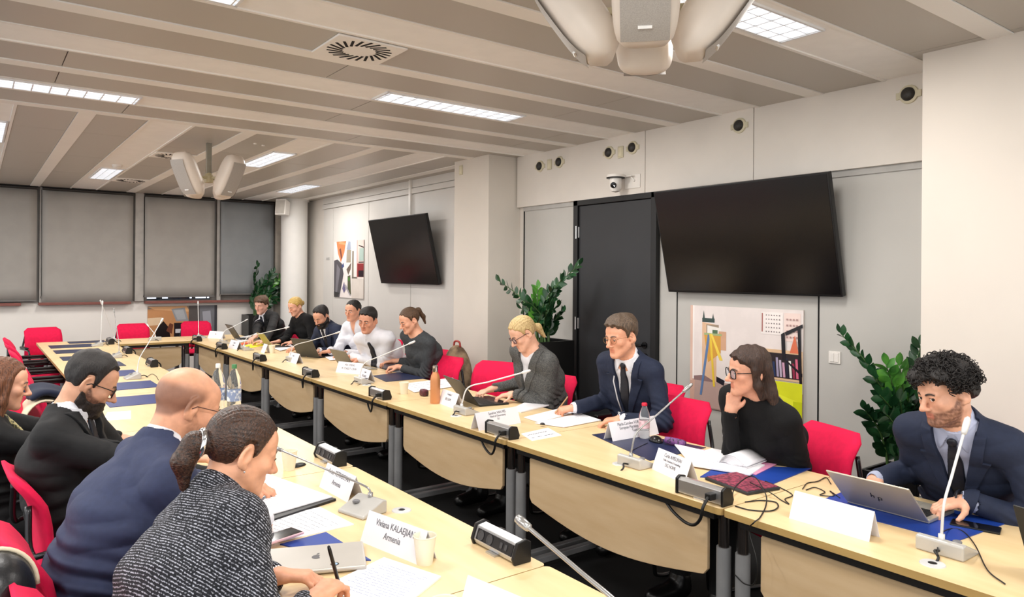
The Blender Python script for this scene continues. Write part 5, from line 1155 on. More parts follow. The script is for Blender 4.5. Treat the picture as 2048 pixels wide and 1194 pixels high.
        if s.h < .007:
            for c in s.eyes:
                bm = B(); bmesh.ops.create_uvsphere(bm, u_segments=16, v_segments=10, radius=.0124 * g, matrix=Matrix.Translation(Vector(hp(*c) - s.o0)))
                g1 = hp(c[0] + look[0] * .006, c[1] + .0062, c[2] + look[1] * .006) - s.o0
                r = bmesh.ops.create_uvsphere(bm, u_segments=12, v_segments=8, radius=.0071 * g, matrix=Matrix.Translation(Vector(g1)))
                bmv = set(r['verts'])
                for f in bm.faces:
                    if all(v in bmv for v in f.verts): f.material_index = 1
                    f.smooth = True
                obj('eye', bm, [wh, ir], s.bodyo)
        s.features(brow_col, eyes)
        return s
    def skin_y(s, x, z):
        # front of the face at (x, z) in head coordinates
        ys = np.linspace(.135, .02, 116); P = s.H + (np.stack([np.full_like(ys, x), ys, np.full_like(ys, z)], 1) * s.hs) @ s.Rh.T
        k = np.argmax(s.S(P.astype(f32)) < 0); return ys[k]
    def features(s, bc, eyes):
        m = mat('brow_%d' % int(bc[0] * 100), tuple(c * .30 for c in bc), .7, var=.3, vs=200); bm = B()
        for sd in (1, -1):
            pts = []
            for i in range(9): f = i / 8; x = sd * (.011 + .037 * f); z = .0225 + .0055 * math.sin(PI * min(1, f * 1.05)) - .0035 * f; pts.append((x, s.skin_y(x, z) - .0012, z))
            tube(bm, [Vector(s.hp(*p) - s.o0) for p in pts], [.0022, .0032, .0035, .0035, .0033, .0030, .0026, .002, .001], 6)
        obj('eyebrow', bm, m, s.bodyo, smooth=True)
        if s.h > .0062: return
        bm = B()
        for c in s.eyes:
            pts = []
            for i in range(9): f = -1 + 2 * i / 8; dx = f * .0145; dz = .0074 * eyes * math.sqrt(max(0, 1 - f * f)) - .004 * (1 - eyes) + .0003; pts.append((c[0] + dx, c[1] + math.sqrt(max(0, .0142 ** 2 - dx * dx * .75 - dz * dz)) + .0002, c[2] + dz + .0005))
            tube(bm, [Vector(s.hp(*p) - s.o0) for p in pts], .00085 if s.sex == 'm' else .0012, 5)
        obj('eyelash', bm, mat('lash_dark', '100b0a', .6), s.bodyo, smooth=True)
    # ---------------------------------------------------------------- clothes
    def fold(s, P, D, a=1.):
        """cloth folds: broad drape, finer creases, and rings of creases at the elbows"""
        w1 = wob(P, 13, 5, 2); D = D + a * (.0045 * w1 + .0022 * (1 - np.abs(wob(P * np.array([1, 1, 2.0], f32), 24, 4, 9)) * 2) + .0010 * wob(P, 60, 4, 13))
        for e, w, S in zip(s.el, s.wr, s.sh):
            u = unit(w - S); q = P - e.astype(f32); t = q @ u.astype(f32); m = np.exp(-sq(q) / .011)
            D = D + a * .0062 * m * np.sin(t * 170 + 6 * wob(P, 14, 3, 4))
        q = P - s.B1.astype(f32); t = q @ s.U.astype(f32); m = np.exp(-(t / .09) ** 2)
        return D + a * .0055 * m * np.sin(t * 105 + 4.5 * wob(P, 9, 3, 11))
    def garment(s, name, m, inf=.008, nb=.035, ru=(.054, .048), rf=(.048, .036), end=.015, neck='crew', neck_r=None, v=None, amp=1., a=None, lo_cut=None, hem=None, parent=None, sleeve=None, h=None, k=.06, bore=.028, stand=None):
        S = Sdf(); s.torso(S, inf, k=k)
        if stand is not None: nd = unit(s.neck_top - s.N); S.caps(s.N - s.U * .05 - s.Fc * .003, s.N + nd * stand[0], s.rn + stand[1] + .007, s.rn + stand[1], k=.035)
        if a != 'none': s.arms(S, ru, rf, end=end)
        rb = (neck_r or s.rn + .006)
        S.caps(s.N + s.U * nb + s.Fc * .004, s.neck_top + s.U * .08, rb, rb * 1.15, k=.006, mode=-1)
        for w, e in zip(s.wr, s.el):
            u = unit(w - e); S.caps(w - u * (end - .0), w + u * .045, bore * (.88 if s.sex == 'f' else 1), k=.004, mode=-1)
        N, U = s.N.astype(f32), s.U.astype(f32)
        def cut(P, D):
            x, y, z = s.cq(P)
            if v is not None:
                w0, z0, z1 = v; w = w0 * np.clip((z - z1) / (z0 - z1), -.2, 1.3)
                D = np.maximum(D, -np.maximum((np.abs(x) - w) * .95, -y - .01))
            if hem is not None: D = np.maximum(D, (hem - ((P - s.P.astype(f32)) @ s.U.astype(f32))))
            return D
        S.add(lambda P, D: s.fold(P, D, amp), 0, None) if amp else None
        S.add(cut, 0, None)
        o = sdf_obj(name, S, s.lo2, s.hi2, h or s.h, m, parent or s.root, origin=s.o0)
        s.G = S; return o
    def collar(s, m, top=.054, drop=.048, spread=.55, parent=None, name='collar', gap=.006, flare=.34):
        rn = s.rn * 1.02; A, Bt = (s.N - s.U * .03).astype(f32), (s.neck_top + s.U * .03).astype(f32); L = Bt - A; l2 = float(L @ L)
        def fn(P, D):
            q = P - A; t = np.clip((q @ L) / l2, 0, 1); dn = np.sqrt(sq(q - t[:, None] * L)) - rn
            x, y, z = s.cq(P); tp = top - .30 * np.maximum(y, 0) - .026 * sstep(.015, -.035, y); r = tp - z
            st = np.maximum(np.abs(dn - .012 - .004 * sstep(0, .06, y)) - .0028, np.maximum(z - tp, -.03 - z))
            dr = .022 + (drop - .022) * sstep(.0, .05, y); lf = np.maximum(np.abs(dn - .0145 - flare * np.clip(r, 0, .1)) - .003, np.maximum(z - tp, (r - dr - .30 * np.maximum(y, 0))))
            lf = np.maximum(lf, -.012 - y); lf = np.maximum(lf, -np.maximum(np.abs(x) - gap - spread * np.clip(r, 0, .1), -y))
            return np.minimum(st, lf) * .8
        S = Sdf(); S.add(fn, 0, None); c = s.N + s.U * .01
        return sdf_obj(name, S, c - .15, c + .15, min(s.h, .0045) * .8, m, parent or s.root, origin=s.o0, least=40)
    def strip(s, name, m, base, zs, ws, off=.009, x0=0., parent=None, side=None, thick=.012, xs=None):
        """a band lying on garment `base`: centre line x0(z), half width ws at heights zs of the chest frame"""
        xs = xs if xs is not None else [x0] * len(zs)
        def fn(P, D):
            x, y, z = s.cq(P); d = base(P); w = np.interp(z, zs, ws); xc = np.interp(z, zs, xs)
            e = np.maximum(d - off, -thick - d); e = np.maximum(e, (np.abs(x - xc) - w) * .9)
            return np.maximum(np.maximum(e, -y), np.maximum(zs[0] - z, z - zs[-1]))
        S = Sdf(); S.add(fn, 0, None); lo = s.N - .42; hi = s.N + .25
        lo = np.maximum(lo, s.lo); hi = np.minimum(hi, s.hi)
        return sdf_obj(name, S, lo, hi, s.h * .85, m, parent or s.root, origin=s.o0, least=40)
    def suit(s, jm, sm, tm=None, v=(.072, .02, -.34), lapel=True, amp=1., jname='jacket', inf=.020, lm=None):
        sh = s.garment('shirt', sm, inf=.007, ru=(.052, .046), rf=(.046, .036), end=-.002, amp=.4, bore=.027, neck_r=s.rn - .003, nb=.062, stand=(.048, .003))
        base = s.G
        s.collar(sm, parent=sh)
        if tm is not None:
            t = s.strip('tie', tm, base, [-.40, -.36, -.10, .0], [.040, .042, .026, .012], off=.010)
            S = Sdf(); ys = np.linspace(.02, .22, 80); tt = s.N - s.U * .002 + s.Fc * ys[:, None]; c = tt[int(np.argmax(base(tt.astype(f32)) > 0))] + s.Fc * .005; S.ell(c, (.019, .013, .022), M=np.stack([s.Rc, s.Fc, s.U], 1)); sdf_obj('knot', S, c - .04, c + .04, s.h * .8, tm, t, origin=s.o0, least=10)
        j = s.garment(jname, jm, inf=inf, ru=(.059, .055), rf=(.055, .042), end=.022, neck_r=s.rn + .011, v=v, amp=amp, k=.055, bore=.034, nb=.03, stand=(.020, .020))
        jb = s.G
        if lapel:
            w0, z0, z1 = v
            for sd in (1, -1):
                zs = [z1 + .01, z1 * .55 + z0 * .45, -.075, -.068, .03]; e = lambda z: w0 * min(1.2, (z - z1) / (z0 - z1))
                ws = [.004, .023, .036, .022, .020]; xs = [sd * (e(z) + w - .004) for z, w in zip(zs, ws)]
                s.strip('lapel', lm or jm, jb, zs, ws, off=.009, xs=xs, parent=j)
        return j
    def trousers(s, m):
        S = Sdf(); s.legs(S, .012); S.caps(s.P, s.P + s.U * .08, .125, .118, k=.05, ax=s.Rb, sc=1.4)
        sdf_obj('trousers', S, np.minimum(s.P - .35, s.P + s.Fb * .6 - .25) * (1, 1, 0) + v3(0, 0, .02), np.maximum(s.P + .35, s.P + s.Fb * .6 + .25) * (1, 1, 0) + v3(0, 0, .75), .012, m, s.root, origin=s.o0)
        for a in s.ank:
            S = Sdf(); S.caps(a + v3(0, 0, -.035), a + s.Fb * .17 + v3(0, 0, -.055), .052, .044, k=.03); S.caps(a + v3(0, 0, .02), a - v3(0, 0, .03), .054, .052, k=.03)
            S.add(lambda P, D: np.maximum(D, .004 - P[:, 2]), 0, None); sdf_obj('shoe', S, np.minimum(a, a + s.Fb * .19) - .09, np.maximum(a, a + s.Fb * .19) + .09, .01, mat('shoe_black', '0d0d0e', .3), s.root, origin=s.o0)
    def cran(s, q):
        def el(c, r):
            p = q - np.array(c, f32); r_ = np.array(r, f32); k0 = np.sqrt(sq(p / r_)); return k0 * (k0 - 1) / (np.sqrt(sq(p / r_ ** 2)) + 1e-9)
        return np.minimum(el((0, -.014, .034), (.0755, .089, .081)), el((0, .052, .045), (.056, .032, .040)))
    def hair(s, m, t=.012, line=([-.10, -.045, -.034, -.026, .000, .006, .012, .022, .030, .045, .060, .080], [-.060, -.055, -.030, .022, .026, .010, -.006, .006, .034, .056, .073, .086]), top=0., extra=None, noise=(.003, 60), grooves=None, name='hair', tside=None, post=None, flat=None, taper=.018):
        """shell over the skull above a hairline z(y); extra adds locks, tail or bun in head coordinates"""
        ly, lz = line; ex = Sdf()
        if extra: extra(ex)
        def fn(P, D):
            q = s.hq(P); x, y, z = q[:, 0], q[:, 1], q[:, 2]; d = s.cran(q) - t - top * sstep(.03, .10, z)
            if tside is not None: d = d + (t - tside) * sstep(.05, .0, z)
            zl = np.interp(y, ly, lz); ax = np.abs(x); zl = zl + .004 * np.sin(x * 160 + 1) + .003 * wob(q, 90, 3, 8); d = d + (t + top * .5) * .92 * (1 - sstep(-.002, taper, z - zl))
            d = np.maximum(d, (zl - z) * .75); d = np.maximum(d, -(s.cran(q) + .006))
            if extra: e = ex(q.astype(f32)); h = np.maximum(.012 - np.abs(d - e), 0) / .012; d = np.minimum(d, e) - h * h * .003
            d = d + noise[0] * wob(q, noise[1], 6, 5) * (1 if flat is None else flat(q))
            if grooves: d = d + grooves(q)
            if post: d = post(q, d)
            return d * s.hs
        S = Sdf(); S.add(fn, 0, None); s.hairS = S
        lo = s.H - .20; hi = s.H + .19
        if extra:
            R = max(float(np.linalg.norm(c)) + r for _, c, r, _, _ in ex.ops) * s.hs; lo = np.minimum(lo, s.H - R - .02); hi = np.maximum(hi, s.H + R + .02)
        return sdf_obj(name, S, lo, hi, min(s.h, .006), m, s.root, origin=s.o0, least=60)
    def beard(s, m, t=.006, line=([-.02, .0, .02, .05, .075, .12], [-.012, -.004, -.034, -.045, -.0435, -.0435]), mouth=True):
        def fn(P, D):
            q = s.hq(P); x, y, z = np.abs(q[:, 0]), q[:, 1], q[:, 2]; d = s.S(P) / s.hs - t * sstep(-.02, -.06, z) - .0015 - .0025 * wob(q, 170, 5, 3)
            zl = np.interp(y, *line); d = np.maximum(d, (z - zl) * .8); d = np.maximum(d, -.016 - y + .0); d = np.maximum(d, -.124 - z); d = np.maximum(d, (-.095 - z) + (.0 - y) * .6)
            if mouth: d = np.maximum(d, -np.maximum(np.maximum(x - .021, np.abs(z + .0605) - .0095), .07 - y))
            return d * s.hs
        S = Sdf(); S.add(fn, 0, None)
        return sdf_obj('beard', S, s.H - .16, s.H + .16, min(s.h, .005), m, s.root, origin=s.o0, least=30)
    def glasses(s, m, lens=None, r=.022, hgt=.8, th=.0016, sq=2.5, y=.098, z=.002, w=.033, name='glasses'):
        bm = B(); g = s.hs; L = lambda x, yy, zz: Vector(s.hp(x, yy, zz) - s.o0)
        for sd in (1, -1):
            ring = []
            for k in range(28):
                a = 2 * PI * k / 28; ca, sa = math.cos(a), math.sin(a); f = (abs(ca) ** sq + abs(sa) ** sq) ** (-1 / sq)
                xx = ca * f * r; ring.append((sd * w + xx, y - .10 * abs(sd * w + xx) ** 1.5 * 3 + .0, z + sa * f * r * hgt))
            tube(bm, [L(*p) for p in ring], th, 6, closed=True)
            if lens:
                f = bm.faces.new([bm.verts.new(L(p[0], p[1] - .0005, p[2])) for p in ring]); f.material_index = 1
            xo = sd * (w + r); tube(bm, [L(xo, y - .012, z + .008), L(sd * .070, .06, z + .008), L(sd * .081, .0, z + .004), L(sd * .079, -.022, z - .014)], th * .9, 6)
        tube(bm, [L(-w + r, y - .001, z + .005), L(0, y + .004, z + .008), L(w - r, y - .001, z + .005)], th, 6)
        o = obj(name, bm, [m] + ([lens] if lens else []), s.root, smooth=True); return o
# ------------------------------------------------------------------ everyone at the table
def A(u, v, **k): p = at(u, v, **k); return np.array(p)
M_navyj = mat('suit_navy', '1b243b', .8, var=.06, vs=60, bump=.5, bs=13); M_navyb = mat('suit_blue', '2b3350', .8, var=.05, vs=60, bump=.5, bs=11); M_blk = mat('suit_black', '0b0c0f', .8, var=.08, vs=60, bump=.5, bs=12)
M_shw = mat('shirt_white', 'dcdde4', .7, var=.03, vs=15); M_shb = mat('shirt_blue_grey', 'aab0c8', .7, var=.03, vs=15); M_tiek = mat('tie_dark', '10131f', .5, var=.2, vs=200); M_knit = mat('knit_black', '040406', .95, var=.2, vs=200, bump=.2, bs=500)
M_trk = mat('trouser_dark', '101114', .85)
HB = hair_mat('hair_black', '070606', '221b19', 70); HD = hair_mat('hair_dark_brown', '1a100c', '4a3226', 80); HM = hair_mat('hair_brown', '2c1d13', '6b4e36', 80); HBl = hair_mat('hair_blonde', '967849', 'e2c993', 80, bump=.3); HBl2 = hair_mat('hair_gold', '9a7434', 'dfc06e', 80, bump=.3); HL = hair_mat('hair_chestnut', '3c2115', '85553a', 70)
HMEN = ([-.10, -.045, -.034, -.026, .000, .005, .010, .020, .026, .042, .056, .070, .09], [-.060, -.052, -.030, .024, .026, .005, -.018, -.016, .030, .058, .070, .078, .082])
HREC = ([-.10, -.045, -.034, -.026, .000, .005, .010, .020, .026, .038, .050, .064, .09], [-.060, -.052, -.030, .024, .026, .005, -.020, -.020, .034, .072, .086, .088, .086])
HCUR = ([-.10, -.045, -.034, -.026, .000, .005, .010, .020, .028, .044, .058, .075, .09], [-.040, -.036, -.010, .026, .028, .015, .000, .004, .030, .050, .062, .068, .070])
def curls(P, m, n, seed, r0=.011, zmin=.02, t=.030, name='curls', tr=.0024):
    """loose curls standing on the hair: short spiral locks"""
    r = random.Random(seed); bm = B()
    for _ in range(n):
        th, ph = r.uniform(0, 2 * PI), math.acos(r.uniform(-.15, 1)); d = v3(math.sin(ph) * math.cos(th), math.sin(ph) * math.sin(th), math.cos(ph)); c = v3(0, -.010, .036) + d * v3(.0755 + t, .092 + t, .080 + t)
        if c[2] < zmin or (c[1] > .05 and c[2] < .07): continue
        a = v3(r.uniform(-1, 1), r.uniform(-1, 1), r.uniform(-1, 1)); a = unit(np.cross(d, a)); b = np.cross(d, a); rr = r0 * r.uniform(.6, 1.15); k0 = r.uniform(0, 6); pts = []
        for i in range(13):
            g = k0 + i * .75; pts.append(Vector(P.hp(*(c + a * rr * math.cos(g) + d * rr * math.sin(g) * .9 + b * (i - 6) * .0016)) - P.o0))
        tube(bm, pts, [tr * (1 if 0 < i < 12 else .4) for i in range(13)], 5)
    return obj(name, bm, m, P.root, smooth=True)
GR = lambda f=36, a=.0011: (lambda q: a * np.sin(f * np.arctan2(q[:, 0], q[:, 2] + .02) + 2 * wob(q, 30, 3, 2)))
def H_(ui, vi, **k): return A(ui, vi, **k)
# 1 --- curly haired man, right edge
def p1():
    P = Person('person', 'man with curly black hair and navy suit typing at the right edge', H_(1891, 787, x=3.02), 153, 16, -3, body_az=186, pelvis=(3.50, 1.30, .53), h=.004, skin='dca68a', sw=.385, shoulder=(.0, .0),
               hands=(dict(w=(3.06, 1.52, .80), d=(-.9, -.25, -.12), up=(0, 0, 1)), dict(w=(3.05, 1.17, .80), d=(-.8, .5, -.12), up=(-.1, .1, 1))), pose=('type', 'type'), poles=((.5, .35, -1), (.3, -.7, -.7)))
    P.body(stubble=((.24, .19, .17), .85), eyes=.8, look=(-.9, .1), brow_col=(.16, .12, .11), iris='2a1c14', lip=(.80, .50, .50))
    P.suit(M_navyj, M_shb, M_tiek, v=(.075, .02, -.36)); P.trousers(M_trk)
    P.hair(HB, t=.026, top=.012, noise=(.009, 75), line=HCUR); curls(P, HB, 760, 5, t=.032, tr=.0019); curls(P, HB, 160, 9, t=.042, tr=.0015, name='stray_curls')
def p2():
    W = H_(1461, 824, x=2.95)
    P = Person('person', 'woman in black sweater and dark glasses resting her chin on her fist', H_(1497, 743, x=3.0), 150, 6, 3, body_az=172, pelvis=(3.33, 2.24, .53), h=.004, sex='f', skin='dda286', sw=.37,
               hands=(dict(w=W, d=(.22, -.10, 1), up=(-.75, -.65, .1), side=1), dict(w=(3.20, 2.22, .655), d=(-.3, .9, -.05), up=(0, 0, 1))), pose=('chin', 'relax'), poles=((.1, .0, -1), (.5, -.15, -1)))
    P.body(eyes=.6, look=(0, 0), lip=(.82, .50, .48), brow_col=(.25, .18, .15), nose=1.3)
    P.garment('sweater', M_knit, inf=.016, ru=(.058, .056), rf=(.054, .046), end=.01, neck_r=P.rn + .004, nb=.045, bore=.034, stand=(.02, .012)); P.trousers(M_trk)
    def ex(S):
        for sd in (1, -1):
            S.caps((sd * .078, .010, .02), (sd * .080, -.012, -.06), .017, .020, k=.02); S.caps((sd * .080, -.012, -.06), (sd * .075, -.035, -.12), .020, .018, k=.02)
            S.caps((sd * .055, -.06, .02), (sd * .060, -.075, -.10), .035, .028, k=.03); S.caps((sd * .060, -.075, -.10), (sd * .075, -.075, -.155), .026, .012, k=.02)
        S.caps((0, -.08, 0), (0, -.095, -.13), .035, .02, k=.03); S.caps((-.05, -.08, -.08), (-.075, -.085, -.165), .030, .022, k=.03)
    P.hair(HD, t=.015, top=.006, extra=ex, noise=(.0050, 48), grooves=lambda q: .0016 * np.sin(150 * q[:, 1] + 60 * q[:, 0] + 2.5 * wob(q, 25, 3, 3)), line=([-.10, -.05, -.015, .012, .035, .062, .085], [-.09, -.09, -.02, .005, .034, .062, .080]))
    r = random.Random(4); bm = B()
    for i in range(26):
        a = v3(r.uniform(-.07, .09), r.uniform(-.09, -.03), -.12); pts = [Vector(P.hp(*(a + v3(.012 * math.sin(k * 1.3 + i) + r.uniform(0, .014) * k, -.006 * k + .010 * math.cos(k * 1.1 + i), -.016 * k))) - P.o0) for k in range(6)]
        tube(bm, pts, [.0035, .004, .004, .0035, .0028, .001], 5)
    obj('loose_locks', bm, HD, P.root, smooth=True)
    P.glasses(mat('frame_black_gloss', '0b0a0c', .2), mat('lens_glass', 'cfd4e6', .05, alpha=.35, spec=.8, var=0), r=.0255, hgt=.86, th=.0026, sq=3.2)
def p3():
    P = Person('person', 'man in navy suit, thin glasses and lanyard before the black door', H_(1243, 674, x=3.22), 178, 12, -2, body_az=190, hs=1.05, pelvis=(3.56, 3.32, .53), h=.0045, skin='dc9f80', sw=.37,
               hands=(dict(w=A(1150, 815, z=.795), d=(-.75, .55, -.15), up=(-.2, -.2, 1)), dict(w=A(1243, 838, z=.79), d=(-.7, .55, -.1), up=(0, 0, 1))), pose=('pen', 'relax'), poles=((.6, .25, -1), (.5, -.5, -1)))
    P.body(eyes=.45, look=(0, -.6), lip=(.80, .54, .50), brow_col=(.4, .3, .26), nose=1.4)
    P.suit(M_navyj, M_shw, M_tiek, v=(.078, .02, -.42)); P.trousers(M_trk)
    P.hair(hair_mat('hair_greying', '2b211b', '7a6552', 80), t=.015, top=.014, tside=.007, noise=(.0045, 55), line=HMEN)
    P.glasses(mat('frame_gold', '8d7248', .25, metal=.7), None, r=.0215, hgt=.85, th=.0011, sq=2.3)
    # lanyard with a card
    pts = [P.N + P.Fc * y + P.Rc * x + P.U * z for x, y, z in ((.075, .02, .0), (.062, .125, -.10), (.045, .150, -.22), (.035, .150, -.33))]
    l = obj('lanyard', tube(B(), [Vector(p - P.o0) for p in pts], .004, 6), mat('lanyard_white', 'd8d8dc', .6), P.root, smooth=True)
    bm = B(); c = P.N + P.Fc * .158 + P.Rc * .03 - P.U * .37; Mx = Matrix(np.stack([P.Rc, P.Fc, P.U], 1).tolist()).to_4x4(); Mx.translation = Vector(c - P.o0); box(bm, -.032, .032, -.002, .002, -.045, .045, Mx); obj('badge', bm, M_paper, P.root, bevel=.002)
    pn = P.wr[0] + unit(v3(-.75, .55, -.15)) * .085; pen('pen held by the man in the navy suit and glasses', pn + v3(-.035, .03, -.03), pn + v3(.05, .0, .08), mat('pen_tan', 'b08a60', .4))
def p4():
    P = Person('person', 'blonde woman in grey blazer and dark red glasses typing on a black laptop', H_(1046, 667, x=3.10), 165, 34, 0, body_az=180, pelvis=(3.40, 4.18, .53), h=.0048, sex='f', skin='e2ad92', sw=.37,
               hands=(dict(w=(3.10, 4.40, .80), d=(-.95, -.05, -.14), up=(0, 0, 1)), dict(w=(3.10, 4.14, .80), d=(-.9, .35, -.14), up=(0, 0, 1))), pose=('type', 'type'), poles=((.5, .35, -1), (.5, -.4, -1)))
    P.body(eyes=.3, look=(0, -.8), lip=(.86, .52, .50)); M_tw = mat('blazer_grey', '62625f', .85, col2='38393b', vs=160, vmin=.35, vmax=.65, bump=.15, bs=500)
    top = P.garment('blouse', M_shw, inf=.007, a='none', neck_r=P.rn + .016, amp=.3)
    P.garment('blazer', M_tw, inf=.020, ru=(.064, .056), rf=(.056, .045), end=.03, neck_r=P.rn + .014, v=(.070, .03, -.30), bore=.036); jb = P.G
    for sd in (1, -1): P.strip('lapel', M_tw, jb, [-.29, -.16, .0, .04], [.012, .032, .030, .024], off=.008, xs=[sd * .012, sd * .050, sd * .094, sd * .098])
    P.trousers(M_trk)
    def ex(S): S.caps((0, -.092, -.005), (.0, -.122, -.030), .026, .028, k=.02); S.caps((0, -.122, -.030), (.0, -.128, -.115), .028, .012, k=.015)
    P.hair(HBl, t=.013, top=.003, extra=ex, noise=(.0012, 50), grooves=GR(44, .0016)); P.glasses(mat('frame_berry', '3a1426', .25), mat('lens_glass', 'cfd4e6', .05, alpha=.35), r=.025, hgt=.82, th=.0024, sq=2.6)
    bm = B(); w = P.wr[1]; u = unit(P.el[1] - w); obj('watch', tube(B(), [Vector(w + u * .025 + (math.cos(a) * unit(np.cross(u, v3(0, 0, 1))) + math.sin(a) * np.cross(u, unit(np.cross(u, v3(0, 0, 1))))) * .031 - P.o0) for a in [2 * PI * k / 20 for k in range(20)]], .006, 6, closed=True), M_white, P.root, smooth=True)
def p5():
    P = Person('person', 'woman with brown ponytail and grey sweater looking down at her hands', H_(819, 641, x=3.22), 180, 24, 0, body_az=186, pelvis=(3.52, 6.02, .53), h=.0055, sex='f', skin='dba184', sw=.37,
               hands=(dict(w=A(788, 722, z=.80), d=(-.85, .35, -.1), up=(0, 0, 1)), dict(w=A(797, 733, z=.80), d=(-.85, .5, -.1), up=(0, 0, 1))), pose=('type', 'clasp'), poles=((.5, .35, -1), (.5, -.4, -1)))
    P.body(eyes=.3, look=(0, -.8)); P.garment('sweater', mat('sweater_grey', '3a3d40', .9, var=.1, vs=60, bump=.2, bs=400), inf=.015, ru=(.058, .052), rf=(.050, .040), end=.05, neck_r=P.rn + .022, nb=.02, bore=.035); P.trousers(M_trk)
    def ex(S): S.caps((0, -.085, .045), (0, -.125, .05), .022, .026, k=.015); S.caps((0, -.125, .05), (0, -.150, -.03), .026, .020, k=.02); S.caps((0, -.15, -.03), (0, -.145, -.10), .02, .008, k=.015)
    P.hair(HM, t=.012, extra=ex, noise=(.0015, 50), grooves=GR(40, .0014))
def p6():
    P = Person('person', 'man in white shirt and dark tie with short dark hair at the grey laptop', H_(736, 641, x=3.08), 215, 16, 4, body_az=205, pelvis=(3.52, 6.62, .53), h=.006, skin='d3967a', sw=.42, bulk=1.08,
               hands=(dict(w=A(705, 712, z=.80), d=(-.9, .4, -.1), up=(0, 0, 1)), dict(w=A(722, 718, z=.80), d=(-.8, .6, -.1), up=(0, 0, 1))), pose=('type', 'relax'), poles=((.5, .45, -1), (.5, -.6, -1)))
    P.body(eyes=.45, brow_col=(.15, .11, .1), facew=1.06); sh = P.garment('shirt', M_shw, inf=.014, ru=(.056, .054), rf=(.052, .042), end=.0, neck_r=P.rn - .003, nb=.062, stand=(.048, .003), amp=1.0); base = P.G; P.collar(M_shw, parent=sh)
    t = P.strip('tie', M_tiek, base, [-.40, -.30, -.10, -.03], [.036, .036, .026, .016], off=.010); P.trousers(M_trk)
    P.hair(HB, t=.012, top=.010, tside=.006, noise=(.003, 60), line=HMEN)
def p7():
    P = Person('person', 'woman in loose white blouse with dark tied back hair', H_(706, 621, x=3.36), 208, 12, 4, body_az=200, pelvis=(3.66, 7.52, .53), h=.0065, sex='f', skin='d9a083', sw=.37,
               hands=(dict(w=A(660, 702, z=.81), d=(-.9, .5, -.1), up=(0, 0, 1)), dict(w=A(690, 706, z=.80), d=(-.9, .3, -.1), up=(0, 0, 1))), pose=('relax', 'relax'))
    P.body(eyes=.3); P.garment('blouse', M_shw, inf=.020, ru=(.066, .062), rf=(.060, .048), end=.02, neck_r=P.rn + .012, nb=.02, v=(.04, .02, -.16), amp=1.6, bore=.034); P.trousers(M_trk)
    def ex(S): S.ell((0, -.12, .02), (.03, .028, .03), k=.015)
    P.hair(HB, t=.009, extra=ex, noise=(.001, 50), grooves=GR(40, .0012))
def p8():
    P = Person('person', 'bearded man with dark hair in a blue suit looking down', H_(643, 633, x=3.22), 205, 32, 0, body_az=195, pelvis=(3.58, 8.06, .53), h=.007, skin='d39c80', sw=.40,
               hands=(dict(w=A(600, 694, z=.80), d=(-.9, .2, -.1), up=(0, 0, 1)), dict(w=A(640, 702, z=.80), d=(-.9, .4, -.1), up=(0, 0, 1))), pose=('type', 'type'))
    P.body(eyes=.3, brow_col=(.16, .12, .11)); P.suit(M_navyj, M_shw, M_tiek, v=(.075, .02, -.36)); P.trousers(M_trk)
    P.hair(HB, t=.010, top=.008, tside=.006, noise=(.003, 60), line=HREC); P.beard(HB, .009)
def p9():
    P = Person('person', 'blonde woman in black top looking down at her laptop', H_(591, 613, x=3.32), 195, 24, 0, body_az=190, pelvis=(3.66, 9.1, .53), h=.008, sex='f', skin='e0a78c', sw=.39, bulk=1.12,
               hands=(dict(w=A(557, 683, z=.80), d=(-.9, .3, -.1), up=(0, 0, 1)), dict(w=A(585, 684, z=.80), d=(-.9, .4, -.1), up=(0, 0, 1))), pose=('type', 'type'))
    P.body(eyes=.3); P.garment('top', M_knit, inf=.016, ru=(.062, .056), rf=(.054, .044), end=.03, neck_r=P.rn + .012, nb=.03, bore=.034); P.trousers(M_trk)
    def ex(S): S.ell((0, -.115, .0), (.032, .03, .035), k=.015)
    P.hair(HBl2, t=.013, extra=ex, noise=(.002, 50), grooves=GR(34, .0016))
def p10():
    P = Person('person', 'young man with wavy brown hair in black suit at the far corner', H_(523, 611, x=3.28), 215, 14, 0, body_az=205, pelvis=(3.56, 10.35, .53), h=.008, skin='dfaa96', sw=.39,
               hands=(dict(w=A(512, 672, z=.83), d=(-.7, -.4, -.3), up=(-.4, -.2, .8)), dict(w=A(530, 681, z=.80), d=(-.9, .4, -.1), up=(0, 0, 1))), pose=('relax', 'type'))
    P.body(eyes=.4); P.suit(M_blk, M_shw, M_tiek, v=(.07, .02, -.34)); P.trousers(M_trk)
    P.hair(HM, t=.020, top=.014, noise=(.008, 55), line=HCUR)
